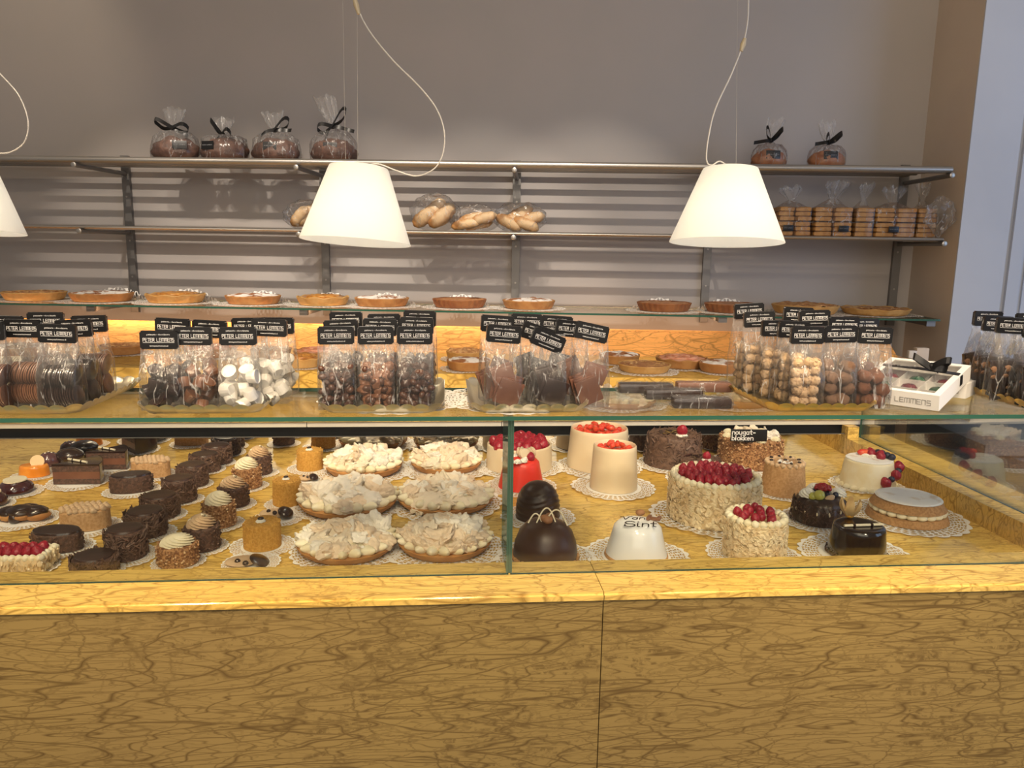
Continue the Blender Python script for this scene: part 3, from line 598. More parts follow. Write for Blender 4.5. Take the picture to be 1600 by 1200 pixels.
def shellmesh(name, mt):
    vs, fs = ico(3); out = []
    for v in vs:
        a = math.atan2(v.z, v.y); k = 1+0.10*math.cos(9*a)*(1-abs(v.x)); q = Vector((v.x*(1.25 if v.x > 0 else 0.95), v.y*k*(1-0.35*max(0, v.x)), v.z*k*(1-0.35*max(0, v.x)))); out.append(q)
    return MB().add(out, fs).mesh(name, mt, 60)
SH_C = shellmesh('cream_shell', CREAM)
def flakes(mb, r, h, n, size, g, taper=1.0, top=False, z0=0.0, lift=0.0015, asp=0.7, sides=6, topfrac=0.3):
    for i in range(n):
        a = rnd(0, 2*PI, g); s = size*rnd(.6, 1.2, g)
        if top and g.random() < topfrac:
            rr = r*taper*math.sqrt(g.random()); p = Vector((rr*math.cos(a), rr*math.sin(a), h+lift)); M = Matrix.Translation(p) @ Euler((rnd(-.5, .5, g), rnd(-.5, .5, g), rnd(0, 6, g))).to_matrix().to_4x4()
        else:
            z = rnd(z0+s*.4, h-s*.3, g); rr = r*(1+(taper-1)*z/h)+lift
            M = Matrix.Translation((rr*math.cos(a), rr*math.sin(a), z)) @ Matrix.Rotation(a, 4, 'Z') @ Matrix.Rotation(PI/2+rnd(-.55, .55, g), 4, 'Y') @ Matrix.Rotation(rnd(-.5, .5, g), 4, 'X') @ Matrix.Rotation(rnd(0, 6, g), 4, 'Z')
        vs = [(s*math.cos(k*2*PI/sides), s*asp*math.sin(k*2*PI/sides), 0.12*s*(k % 2)) for k in range(sides)]; b = [(v[0], v[1], v[2]-0.16*s) for v in vs]
        mb.add(vs+b, [tuple(range(sides)), tuple(range(2*sides-1, sides-1, -1))]+[(k, sides+k, sides+(k+1) % sides, (k+1) % sides) for k in range(sides)], M)
    return mb
def crumbs(mb, r, h, n, size, g, taper=1.0, topfrac=0.0):
    vs, fs = ico(1)
    for i in range(n):
        a = rnd(0, 2*PI, g); s = size*rnd(.5, 1.2, g)
        if g.random() < topfrac: rr = r*taper*math.sqrt(g.random()); p = (rr*math.cos(a), rr*math.sin(a), h)
        else: z = rnd(s, h-s*.2, g); rr = r*(1+(taper-1)*z/h); p = (rr*math.cos(a), rr*math.sin(a), z)
        mb.add(vs, fs, TR(*p, rx=rnd(0, 6, g), ry=rnd(0, 6, g), s=(s, s*.7, s*.8)))
    return mb
def shavings(mb, r, h, n, ln, g, taper=1.0, topfrac=0.25):
    for i in range(n):
        a = rnd(0, 2*PI, g); l = ln*rnd(.5, 1.3, g); wd = l*rnd(.1, .25, g)
        if g.random() < topfrac: rr = r*taper*math.sqrt(g.random()); M = TR(rr*math.cos(a), rr*math.sin(a), h+.001, rx=rnd(-.4, .4, g), ry=rnd(-.4, .4, g), rz=rnd(0, 6, g))
        else: z = rnd(0.003, h, g); rr = r*(1+(taper-1)*z/h)+.001; M = Matrix.Translation((rr*math.cos(a), rr*math.sin(a), z)) @ Matrix.Rotation(a+PI/2+rnd(-.3, .3, g), 4, 'Z') @ Matrix.Rotation(rnd(-1.5, 1.5, g), 4, 'Y') @ Matrix.Rotation(rnd(0, 3, g), 4, 'X')
        mb.box(-l/2, l/2, -wd/2, wd/2, -wd*.25, wd*.25, M)
    return mb
def drum(r, h, taper=1.0, bev=0.004, amp=0.0, fr=40, seed=0, seg=56, nz=8, oval=1.0, dome=0.0):
    prof = [(0, 0), (r*.5, 0), (r, 0)]
    for i in range(1, nz+1): t = i/nz; prof.append((r*(1+(taper-1)*t), (h-bev)*t))
    rt = r*taper
    for k in (1, 2, 3): a = PI/2*k/3; prof.append((rt-bev+bev*math.cos(a), h-bev+bev*math.sin(a)))
    for q in (.8, .6, .4, .2): prof.append(((rt-bev)*q, h+dome*(1-q*q)))
    prof.append((0, h+dome)); o = Vector((seed*5.1, seed*2.3, seed))
    def fn(rr, z, a):
        k = 1+amp*noise.noise(Vector((rr*math.cos(a), rr*math.sin(a), z))*fr+o) if amp else 1
        kk = k if z > 0 else 1
        return rr*kk, z*(1+amp*0.6*noise.noise(Vector((rr*math.cos(a)*fr, rr*math.sin(a)*fr, 5))+o)) if z > 0 else z
    return MB().lathe(prof, seg, fn, M=TR(s=(oval, 1, 1)) if oval != 1 else None)
STICK = None
def stick(parent, x, y, z, ln, rx, rz, r=0.0022):
    mb = MB(); mb.tube([(-ln/2, 0, 0), (ln/2, 0, 0)], r, 10)
    for k in (-.28, .18): mb.tube([(k*ln, 0, 0), (k*ln+ln*.07, 0, 0)], r*1.06, 10, mi=1)
    return ob('chocolate_stick', mb.mesh('chocolate_stick', [CHOC_W, CHOC_D], 50), parent, Matrix.Translation((x, y, z)) @ Matrix.Rotation(rz, 4, 'Z') @ Matrix.Rotation(rx, 4, 'Y'), 'white chocolate stick with dark bands')
def ringof(parent, name, me, r, z, n, s, g=None):
    vs = []
    src = [v.co.copy() for v in me.vertices]; fs = [list(p.vertices) for p in me.polygons]; mb = MB()
    for i in range(n):
        a = 2*PI*i/n; mb.add(src, fs, Matrix.Translation((r*math.cos(a), r*math.sin(a), z)) @ Matrix.Rotation(a+PI/2+.5, 4, 'Z') @ Matrix.Diagonal((s, s, s, 1)))
    return ob(name, mb.mesh(name, me.materials[0], 60), parent)
def berry(parent, x, y, z, r, mt, name='blueberry'): return ob(name, MB().blob(3, TR(z=0, s=r)).mesh(name, mt, 60), parent, TR(x, y, z+r))

# ================================================================== DOILIES
def doilymesh(k):
    prof = [(0, 0), (0.5, 0), (0.66, 0.0)]+[(0.66+0.34*i/6, 0.0) for i in range(1, 7)]
    sc = 22+2*k
    def fn(r, z, a):
        e = max(0, (r-.66)/.34); rr = r*(1+e*0.03*(2*abs(math.sin(sc/2*a))-1)+e*0.02*math.sin(a*3+k))
        return rr, 0.004*e+0.06*e*e*max(0, noise.noise(Vector((math.cos(a)*1.3+k*3, math.sin(a)*1.3, k))))
    top = MB().lathe(prof, 176, fn); n = len(top.v)
    return top.mesh('paper_doily', LACE, 60)
DO = [doilymesh(k) for k in range(3)]
dcount = [0]
def doily(x, y, z, r, what, rz=None, tilt=None, group='lace paper doilies'):
    dcount[0] += 1; k = dcount[0]
    o = ob('paper_doily', DO[k % 3]); o.scale = (r, r, r); o.location = (x, y, z+0.0012); o.rotation_euler = (tilt[0] if tilt else 0, tilt[1] if tilt else 0, rz if rz is not None else k*1.7)
    wds = what.replace(',', ' ,').split()[:10]
    while wds[-1] in (',', 'the', 'a', 'an', 'of', 'on', 'in', 'at', 'to', 'by', 'and', 'with', 'its', 'one', 'right', 'left', 'behind', 'beside', 'between'): wds.pop()
    tag(o, 'lace paper doily under the '+' '.join(wds).replace(' ,', ','), 'doily', group); return o

# ================================================================== CAKE KINDS   f(t, r, h, g)
def k_flake(t, r, h, g):            # dark ganache topped, shaving coated round
    ob('cake_body', drum(r*.95, h, .97, .003, .05, 60, g.random()*9).mesh('cake_body', CHOC_F), t)
    ob('chocolate_shavings', shavings(MB(), r*.96, h*.97, 420, r*.34, g, 1, 0.0).mesh('chocolate_shavings', CHOC_R, 0), t)
    ob('ganache_top', drum(r*.84, 0.004, .96, .001, .03, 50, g.random()*9).mesh('ganache_top', CHOC_G), t, TR(z=h-.0005))
def k_flake_oval(t, r, h, g):
    M = TR(s=(1.0, .62, 1))
    ob('cake_body', drum(r*.97, h, .97, .003, .05, 60, g.random()*9).mesh('cake_body', CHOC_F), t, M)
    mb = crumbs(MB(), r*.97, h*.95, 120, r*.055, g); mb.m = [1 if (i//20) % 7 == 0 else 0 for i in range(len(mb.f))]
    ob('nib_coating', mb.mesh('nib_coating', [CHOC_F, CHOC_R]), t, M)
    ob('ganache_top', drum(r*.90, 0.004, .97, .001, .03, 50, 2).mesh('ganache_top', CHOC_D), t, M @ TR(z=h-.0005))
def k_mochapiped(t, r, h, g):
    M = TR(s=(1.0, .66, 1)); ob('cake_body', drum(r*.95, h, .98, .003, .02, 60, 3).mesh('cake_body', MOCHAC), t, M)
    mb = MB(); vs = [v.co.copy() for v in SH_C.vertices]; fs = [list(p.vertices) for p in SH_C.polygons]
    for j in range(-2, 3):
        for i in range(-4, 5):
            x = i*r*.21+(j % 2)*r*.1; y = j*r*.24
            if (x/(r*.95))**2+(y/(r*.62))**2 < 1.0: mb.add(vs, fs, TR(x, y, h+r*.05, ry=.4, rz=g.random()*.2, s=(r*.13, r*.13, r*.12)))
    ob('piped_mocha_shells', mb.mesh('piped_mocha_shells', MOCHA, 60), t)
def k_wedge(t, r, h, g):
    L_ = r*1.95; ha = math.radians(24)
    pts = [(0, -L_/2)]+[(L_*math.sin(a), -L_/2+L_*math.cos(a)) for a in [ha*(1-2*i/8) for i in range(9)]]
    pts = pts[:1]+pts[1:]
    M = Matrix.Rotation(-1.15, 4, 'Z')
    ly = [(0, .27, CHOC_F, 'sponge_layer', 'dark chocolate sponge'), (.27, .40, CHOC_S, 'mousse_layer', 'light brown mousse'), (.40, .62, CHOC_S, 'mousse_layer', 'light brown mousse'), (.62, .9, CHOC_F, 'sponge_layer', 'dark chocolate sponge')]
    for a, b, m, nm, lb in ly:
        k = .992 if 'sponge' in nm else .985
        ob(nm, MB().poly([(p[0]*k, p[1]*k) for p in pts], h*a, h*b).mesh(nm, m, 0), t, M, lb)
    gl = MB().poly(pts, h*.9, h); n = len(pts)
    rim = [(p[0]*1.01, p[1]*1.01) for p in pts[1:]]; inn = [(p[0]*.965, p[1]*.98) for p in pts[1:]]
    gl.poly(rim+inn[::-1], 0, h)
    ob('glaze', gl.mesh('glaze', CHOC_D, 30), t, M, 'glossy dark chocolate glaze')
    stick(t, 0.0, 0.0, h+.003, r*1.15, 0.0, -.5, r*.05)
def k_orange(t, r, h, g):
    ob('glazed_mousse', drum(r*.95, h*.85, .93, .006, .02, 40, 1).mesh('glazed_mousse', ORANGE), t, TR(s=(1, .8, 1)))
    ob('candied_slice', MB().lathe([(0, 0), (r*.42, 0), (r*.42, .002), (0, .002)], 24).mesh('candied_slice', mat('pale_orange_slice', (0.85, .62, .34), rough=.2)), t, TR(r*.25, 0, h*.86+r*.2, rx=PI/2-.3, rz=.3))
def k_glazed(t, r, h, g):
    ob('glazed_dome', MB().lathe([(0, 0), (r*.9, 0), (r*.98, h*.15), (r*.97, h*.4), (r*.85, h*.68), (r*.6, h*.88), (r*.3, h*.97), (0, h)], 40).mesh('glazed_dome', mat('cherry_chocolate_glaze', (0.055, 0.012, 0.012), rough=.08, coat=.8)), t)
    ob('white_chocolate_disc', drum(r*.62, .003, 1, .001, .12, 40, 4).mesh('white_chocolate_disc', CHOC_W), t, TR(0, 0, h*.93, rx=.05))
def k_darkballoon(t, r, h, g):
    ob('mousse_ball', MB().blob(3, TR(z=h*.5, s=(r*.98, r*.85, h*.5))).mesh('mousse_ball', CHOC_D, 60), t)
    ob('base_disc', drum(r*.6, .004, 1, .001).mesh('base_disc', SPONGE), t)
def k_purple(t, r, h, g):
    ob('glazed_dome', MB().lathe([(0, 0), (r*.9, 0), (r, h*.3), (r*.85, h*.7), (r*.5, h*.93), (0, h)], 32).mesh('glazed_dome', mat('plum_glaze', (0.11, .05, .055), rough=.12, coat=.6)), t)
    for q in range(3): ob('sugar_pearl', MB().blob(2, TR(r*.3*math.cos(q*2), r*.3*math.sin(q*2), h*.95, s=r*.09)).mesh('sugar_pearl', CHOC_W, 60), t)
def k_puff(t, r, h, g):
    b = MB()
    for (x, y, z, s) in ((-.45, 0, .3, .5), (.0, -.05, .34, .55), (.48, 0, .3, .48), (.1, .3, .3, .45)): b.blob(3, TR(x*r, y*r, z*h, s=(s*r, s*r*.85, h*.34)), .15, 1.6, s*9)
    ob('choux_puff', b.mesh('choux_puff', CRUST, 60), t)
    b = MB()
    for (x, y, z, s) in ((-.45, 0, .50, .46), (.0, -.05, .58, .52), (.46, 0, .52, .44), (.1, .28, .5, .4), (-.1, -.38, .3, .2)): b.blob(3, TR(x*r, y*r, z*h, s=(s*r*1.02, s*r*.88, h*.36)), .12, 1.6, s*9)
    ob('chocolate_coating', b.mesh('chocolate_coating', CHOC_D, 60), t)
def k_swirl(cake, nut):
    def f(t, r, h, g):
        b = h*.80
        ob('cake_body', drum(r*.93, b, .97, .003, .04, 60, g.random()*9).mesh('cake_body', NUTC if nut else CHOC_F), t)
        cr = crumbs(MB(), r*.95, b*.99, 230, r*.075, g, 1, .2)
        cr.m = [1 if (i//20) % 3 == 0 else 0 for i in range(len(cr.f))]
        ob('nut_coating', cr.mesh('nut_coating', [NUTC, mat('nut_bits', (0.62, .42, .24), rough=.7)] if nut else [CHOC_F, CHOC_R], 40), t)
        ob('cream_swirl' if nut else 'mocha_swirl', SW_C if nut else SW_M, t, TR(0, 0, b-.001, rz=g.random()*6, s=(r*.80, r*.74, h*.46)))
        if not nut:
            stick(t, -r*.25, -r*.1, b+h*.30, r*.75, -.35, .4, r*.06); stick(t, r*.3, -r*.05, b+h*.34, r*.75, .55, 1.2, r*.06)
    return f
def k_yellow(t, r, h, g):
    ob('cake_body', drum(r*.95, h*.93, .97, .005, .03, 70, g.random()*9).mesh('cake_body', YELC), t)
    ob('golden_crumbs', crumbs(MB(), r*.95, h*.93, 240, r*.05, g, .97, .25).mesh('golden_crumbs', YELC, 40), t)
    ob('cream_dot', SW_W, t, TR(0, -r*.15, h*.93, s=(r*.26, r*.26, r*.14)))
    ob('coffee_bean', MB().blob(2, TR(s=(r*.17, r*.12, r*.09))).mesh('coffee_bean', CHOC_D, 60), t, TR(0, -r*.15, h*.93+r*.17, rz=.3))
def k_shell(t, r, h, g):
    ob('mocha_puff', MB().blob(3, TR(-r*.35, 0, h*.36, s=(r*.62, r*.55, h*.38)), .05, 1, 1).mesh('mocha_puff', MOCHA, 60), t)
    vs, fs = ico(3); out = [Vector((v.x, v.y*(1 if v.z < .2 else 1-.6*(v.z-.2)), v.z*(1.15 if v.z > 0 else .8))) for v in vs]
    ob('chocolate_shell', MB().add(out, fs).mesh('chocolate_shell', CHOC_D, 60), t, TR(r*.35, 0, h*.42, ry=.45, rz=.1, s=(r*.42, r*.55, h*.48)))
    for q in ((-.45, -.2), (-.1, -.4)): ob('chocolate_bean', MB().blob(2, TR(s=r*.12)).mesh('chocolate_bean', CHOC_D, 60), t, TR(q[0]*r, q[1]*r, h*.68))
def k_raspslab(t, r, h, g):
    ob('cake_body', MB().rbox(r*1.9, r*1.25, h*.9, .006).mesh('cake_body', ALMB), t)
    mb = MB()
    for i in range(240):
        s = r*.11*rnd(.6, 1.2, g); sd = g.randrange(4)
        x, y = (rnd(-.95, .95, g)*r, (-.63 if sd % 2 else .63)*r) if sd < 2 else ((-.96 if sd % 2 else .96)*r, rnd(-.62, .62, g)*r)
        mb.add([(s*math.cos(k*PI/3), s*.7*math.sin(k*PI/3), 0.1*s*(k % 2)) for k in range(6)], [(0, 1, 2, 3, 4, 5)], Matrix.Translation((x, y, rnd(.05, .9, g)*h)) @ Matrix.Rotation(PI/2 if sd < 2 else 0, 4, 'Z') @ TR(rx=rnd(-.6, .6, g), ry=PI/2+rnd(-.6, .6, g), rz=rnd(0, 6, g)))
    ob('almond_coating', mb.mesh('almond_coating', ALM, 0), t)
    vs = [v.co.copy() for v in SH_C.vertices]; fs = [list(p.vertices) for p in SH_C.polygons]; mb = MB()
    for i in range(9):
        for sy in (-1, 1): mb.add(vs, fs, TR((i-4)*r*.215, sy*r*.5, h*.92, rz=.5, s=r*.13))
    for i in range(5):
        for sx in (-1, 1): mb.add(vs, fs, TR(sx*r*.86, (i-2)*r*.21, h*.92, rz=1.7, s=r*.13))
    ob('piped_cream_border', mb.mesh('piped_cream_border', CREAM, 60), t)
    for i in range(5):
        for j in range(2): rasp(t, (i-2)*r*.31+.002, (j-.5)*r*.36, h*.90, r*.18, g)
MERM = []
for k in range(8):
    g0 = random.Random(50+k); vs, fs = ico(4); out = []
    for v in vs:
        o = Vector((k*7.3, 1.1, k)); q = v*(1+.38*noise.noise(v*1.5+o)+.22*noise.noise(v*3.7+o)+.10*noise.noise(v*9+o)+.05*noise.noise(v*20+o)); q.z *= .42+.25*(k % 3)/2
        q.z += .30*(q.x*q.x)*(1 if k % 2 else -.6); out.append(q)
    MERM.append((out, fs))
MERME = [MB().add(*MERM[k]).mesh('meringue_piece', [MERI, MERI2, MERI3][k % 3], 50) for k in range(8)]
def k_merpie(t, r, h, g):
    ch = h*.34
    ob('crust', MB().lathe([(0, 0), (r*.86, 0), (r*.97, ch*.6), (r, ch), (r*.97, ch*1.08), (r*.92, ch), (0, ch*.95)], 56, lambda rr, z, a: (rr*(1+.008*math.sin(a*17)), z)).mesh('crust', CRUST, 50), t)
    vs = [v.co.copy() for v in SH_C.vertices]; fs = [list(p.vertices) for p in SH_C.polygons]; mb = MB()
    for i in range(20):
        a = 2*PI*i/20; mb.add(vs, fs, TR(r*.80*math.cos(a), r*.80*math.sin(a), ch*1.25, ry=-.3, rz=a+.2, s=(r*.21, r*.13, r*.12)))
    mb.lathe([(r*.82, ch), (r*.7, h*.62), (r*.45, h*.72), (0, h*.78)], 40, lambda rr, z, a: (rr, z*(1+.05*math.sin(a*5))))
    ob('whipped_cream', mb.mesh('whipped_cream', CREAM, 60), t)
    for i in range(42):
        if i < 17: a = 2*PI*i/17+rnd(-.15, .15, g); rr = r*rnd(.66, .84, g); z = h*rnd(.50, .62, g)
        elif i < 31: a = 2*PI*i/14+rnd(-.2, .2, g); rr = r*rnd(.35, .55, g); z = h*rnd(.70, .84, g)
        else: a = g.random()*6.3; rr = r*rnd(0, .3, g); z = h*rnd(.80, .93, g)
        s = r*rnd(.17, .30, g)
        ob('meringue_piece', MERME[g.randrange(8)], t, TR(rr*math.cos(a), rr*math.sin(a), z, rx=rnd(-.6, .6, g), ry=rnd(-.6, .6, g), rz=rnd(0, 6, g), s=(s, s*rnd(.6, 1, g), s*rnd(.8, 1.1, g))))
    cr = MB()
    for i in range(60):
        a = g.random()*6.3; rr = r*.85*math.sqrt(g.random()); s = r*rnd(.025, .06, g)
        cr.add(*MERM[i % 8], TR(rr*math.cos(a), rr*math.sin(a), h*(.93-.42*(rr/r)**2), rx=g.random()*6, ry=g.random()*6, s=s)) if i % 2 else cr.blob(1, TR(rr*math.cos(a), rr*math.sin(a), h*(.93-.42*(rr/r)**2), rx=g.random()*6, s=(s, s*.7, s*.4)))
    o = ob('meringue_crumbs', cr.mesh('meringue_crumbs', MERI3, 40), t); o['kind'] = 'stuff'
def marz(t, r, h, g, taper, fruit):
    ht = h*.93; w_ = .005
    def fn(rr, z, a): return rr*(1+.012*noise.noise(Vector((math.cos(a)*1.5, math.sin(a)*1.5, z*18)))), z
    ob('marzipan_wrap', MB().lathe([(0, 0), (r, 0), (r*1.0, h*.1), (r*(1+(taper-1)*.5), h*.5), (r*(1+(taper-1)*.9), h*.9), (r*taper, h*.975), (r*taper-w_*.4, h), (r*taper-w_, h*.975), (r*taper-w_, h*.85), (0, h*.85)], 64, fn).mesh('marzipan_wrap', MARZ, 50), t)
    if fruit == 'rasp':
        ob('fruit_jelly', MB().lathe([(0, h*.852), (r*taper-w_, h*.852), (r*taper-w_, h*.88), (0, h*.88)], 40).mesh('fruit_jelly', RASP), t)
        s = r*.15; n = 0
        for q in range(34):
            rr = r*.83*math.sqrt((q+.5)/34); a = q*2.39996; rasp(t, rr*math.cos(a), rr*math.sin(a), h*.86+(rnd(0, .25, g) if rr < r*.4 else 0)*s, s, g)
    else:
        ob('fruit_jelly', MB().lathe([(0, h*.852), (r*taper-w_, h*.852), (r*taper-w_, h*.90), (0, h*.93)], 40).mesh('fruit_jelly', STRAW), t)
        for q in range(26):
            rr = (r*taper-w_)*.86*math.sqrt((q+.5)/26); a = q*2.39996
            ob('strawberry_piece', MB().blob(2, TR(s=(r*.15, r*.09, r*.09)), .2, 2, q).mesh('strawberry_piece', STRAW, 50), t, TR(rr*math.cos(a), rr*math.sin(a), h*.925+(.01 if rr < r*.4 else 0), rz=g.random()*6, rx=g.random()))
def k_marz_rasp(t, r, h, g): marz(t, r, h, g, .97, 'rasp')
def k_marz_straw(t, r, h, g): marz(t, r, h, g, .90, 'straw')
def k_red(t, r, h, g):
    ob('red_marzipan_cover', drum(r*.97, h*.9, .80, .018, .02, 20, 2, dome=.004).mesh('red_marzipan_cover', REDZ, 50), t)
    mb = MB()
    for i in range(9): a = i*.7; mb.add([v.co.copy() for v in SW_W.vertices], [list(p.vertices) for p in SW_W.polygons], TR(r*.42*math.cos(a)-r*.3, r*.42*math.sin(a)-r*.3, h*.88, s=r*.17))
    ob('cream_rosettes', mb.mesh('cream_rosettes', CREAMW, 60), t)
    for k, (x, y, rz) in enumerate(((.05, -.1, .3), (.3, -.05, 2.1), (-.15, .1, 1.2))):
        mc = MB().lathe([(0, 0), (r*.2, .001), (r*.23, r*.05), (r*.19, r*.1), (0, r*.11)], 20); mc.lathe([(0, r*.13), (r*.19, r*.14), (r*.23, r*.19), (r*.2, r*.24), (0, r*.25)], 20)
        ob('macaron', mc.mesh('macaron', MARZ, 50), t, TR(x*r, y*r, h*.98+r*.1, rx=PI/2-.2, rz=rz))
    rasp(t, -.02*r, .2*r, h*.95, r*.16, g); rasp(t, .35*r, -.3*r, h*.90, r*.16, g)
def k_choc_rasp(t, r, h, g):
    ob('cake_body', drum(r*.94, h*.95, .88, .006, .03, 40, 5).mesh('cake_body', CHOC_R), t)
    ob('chocolate_shavings', shavings(MB(), r*.95, h*.95, 420, r*.16, g, .88, .3).mesh('chocolate_shavings', CHOC_R, 0), t)
    ob('cream_rosette', SW_W, t, TR(r*.15, -r*.35, h*.95, s=(r*.2, r*.2, r*.1))); rasp(t, r*.15, -r*.35, h*.95+r*.07, r*.16, g)
    mb = MB()
    for i in range(6): mb.box(-r*.2, r*.2, -r*.05, r*.05, 0, .002, TR(rnd(-.5, .2, g)*r, rnd(-.1, .5, g)*r, h*.97, rz=g.random()*3, ry=rnd(-.3, .3, g)))
    ob('chocolate_curls', mb.mesh('chocolate_curls', CHOC_D, 0), t)
def k_nougat(t, r, h, g):
    ob('cake_body', drum(r*.95, h*.9, .96, .006, .03, 40, 6).mesh('cake_body', NUTC), t)
    c = crumbs(MB(), r*.965, h*.9, 900, r*.040, g, .97, .3); c.m = [[0, 1, 2][(i//20) % 3] for i in range(len(c.f))]
    ob('nougat_coating', c.mesh('nougat_coating', [NUTC, mat('pale_nuts', (.56, .36, .19), rough=.8), mat('brown_nuts', (.24, .11, .05), rough=.8)], 40), t)
    for q in range(8):
        a = q*PI/4; ob('cream_rosette', SW_C, t, TR(r*.75*math.cos(a), r*.75*math.sin(a), h*.9, s=(r*.15, r*.15, r*.13)))
    for q in range(16):
        a = q*2.4; rr = r*.6*math.sqrt((q+.5)/16)
        ob('nougat_chunk', MERME[q % 8], t, TR(rr*math.cos(a)+r*.12, rr*math.sin(a), h*.97+r*.03, rx=g.random()*6, ry=g.random(), s=(r*.17, r*.12, r*.12)))
def raspcake(n, s, rows=1):
    def f(t, r, h, g):
        ob('cake_body', drum(r*.94, h*.93, .98, .004, .02, 40, 7).mesh('cake_body', ALMB), t)
        ob('almond_coating', flakes(MB(), r*.95, h*.92, int(1500*(r/.075)**.6), .0058, g, .985).mesh('almond_coating', ALM, 0), t)
        nn = int(2*PI*r*.86/(r*s*.95)); ringof(t, 'piped_cream_border', SH_C, r*.86, h*.95, nn, r*s*.52)
        rr0 = r*(.80-s*.4)
        for q in range(n):
            rr = rr0*math.sqrt((q+.5)/n); a = q*2.39996; rasp(t, rr*math.cos(a), rr*math.sin(a), h*.93+(rnd(0, .35, g))*s*r*.5, s*r*.52, g)
    return f
def k_mocharound(t, r, h, g):
    ob('cake_body', drum(r*.97, h*.92, .86, .004, .02, 40, 8).mesh('cake_body', MOCHAC), t)
    ringof(t, 'piped_mocha_border', SH_C, r*.76, h*.93, 18, r*.11).data.materials[0] = MOCHA
    for q in range(9):
        a = q*2*PI/8; rr = r*.62 if q < 8 else 0
        ob('mocha_rosette', SW_M, t, TR(rr*math.cos(a), rr*math.sin(a), h*.92, s=(r*.17, r*.17, r*.12)))
        ob('coffee_bean', MB().blob(2, TR(s=(r*.09, r*.06, r*.05))).mesh('coffee_bean', CHOC_D, 60), t, TR(rr*math.cos(a), rr*math.sin(a), h*.92+r*.13, rz=a))
    ob('powdered_nuts', crumbs(MB(), r*.3, h*.95, 40, r*.06, g, 1, 1).mesh('powdered_nuts', SUGAR, 40), t)
def k_chocfruit(t, r, h, g):
    def fn(rr, z, a): return rr*(1+.03*math.cos(12*a)*(1 if z > 0 else 0)), z
    ob('cake_body', MB().lathe([(0, 0), (r*.88, 0), (r*.97, h*.18), (r*.95, h*.4), (r*.88, h*.65), (r*.76, h*.83), (r*.55, h*.93), (0, h*.95)], 72, fn).mesh('cake_body', CHOC_G, 50), t)
    ob('chocolate_nibs', shavings(MB(), r*1.0, h*.74, 760, r*.11, g, .90, 0).mesh('chocolate_nibs', CHOC_F, 0), t)
    mb = MB()
    for q in range(14): a = q*2*PI/14+.1; z = h*rnd(.35, .6, g); mb.blob(1, TR(r*.93*math.cos(a), r*.93*math.sin(a), z, s=(r*.03, r*.06, r*.09)), .4, 3, q)
    ob('white_chocolate_flecks', mb.mesh('white_chocolate_flecks', CHOC_W, 0), t)
    for x, y in ((-.52, -.05), (.6, -.05), (.0, .5)): ob('cream_rosette', SW_W, t, TR(x*r, y*r, h*.88, s=(r*.30, r*.30, r*.30)))
    berry(t, -.28*r, -.42*r, h*.84, r*.19, GRAPE, 'green_grape'); berry(t, -.46*r, -.30*r, h*.80, r*.15, GRAPE, 'green_grape')
    ob('mango_wedge', MB().blob(2, TR(s=(r*.22, r*.1, r*.13)), .1, 1, 2).mesh('mango_wedge', MOCHA, 40), t, TR(.05*r, -.5*r, h*.92, ry=-.5))
    for q in range(22):
        a = q*2.4; rr = r*.26*math.sqrt((q+.5)/22)
        berry(t, rr*math.cos(a)+.03*r, rr*math.sin(a)-.02*r, h*.95+r*(.26-.5*(rr/r)), r*.085, BERRYR, 'redcurrant')
    for q in range(7): a = q*.9; berry(t, r*.38*math.cos(a)+.12*r, r*.36*math.sin(a)-.05*r, h*.91, r*.10, BERRYD, 'blueberry')
    # physalis on the right shoulder
def k_creamberry(t, r, h, g):
    ob('cake_body', drum(r*.95, h*.88, .84, .006, .03, 50, 9).mesh('cake_body', CREAM), t)
    ob('sugar_dusting', drum(r*.765, .0022, 1, .001, .05, 40, 3).mesh('sugar_dusting', SUGAR), t, TR(z=h*.875))
    ringof(t, 'cream_foot', SW_C, r*.92, 0.0, 20, r*.15)
    P = [(.45, .1, 0), (.2, .25, 1), (.6, .25, 2), (.35, -.1, 1), (.62, -.05, 2), (.0, .4, 3), (.3, .45, 0), (.5, .35, 2), (.66, -.28, 2), (.15, .05, 4), (-.02, .2, 4), (.42, .28, 4)]
    for i, (x, y, k) in enumerate(P):
        z = h*.885
        if k in (0, 1): rasp(t, x*r, y*r, z, r*.14, g)
        elif k == 2: berry(t, x*r, y*r, z, r*.12, BERRYD, 'blueberry')
        elif k == 3: ob('strawberry_half', MB().blob(3, TR(s=(r*.24, r*.14, r*.12))).mesh('strawberry_half', STRAW, 50), t, TR(x*r, y*r, z+r*.12))
        else: ob('cream_rosette', SW_W, t, TR(x*r, y*r, z, s=(r*.16, r*.16, r*.12)))
    for i, (a, k) in enumerate(((-1.45, 0), (-1.2, 1), (-.95, 0), (-.7, 1), (-.5, 0))):
        rr = r*.95; z = h*(.22+.1*i)
        if k: berry(t, rr*math.cos(a), rr*math.sin(a), z, r*.11, BERRYD, 'blueberry')
        else: rasp(t, rr*math.cos(a), rr*math.sin(a), z, r*.16, g)
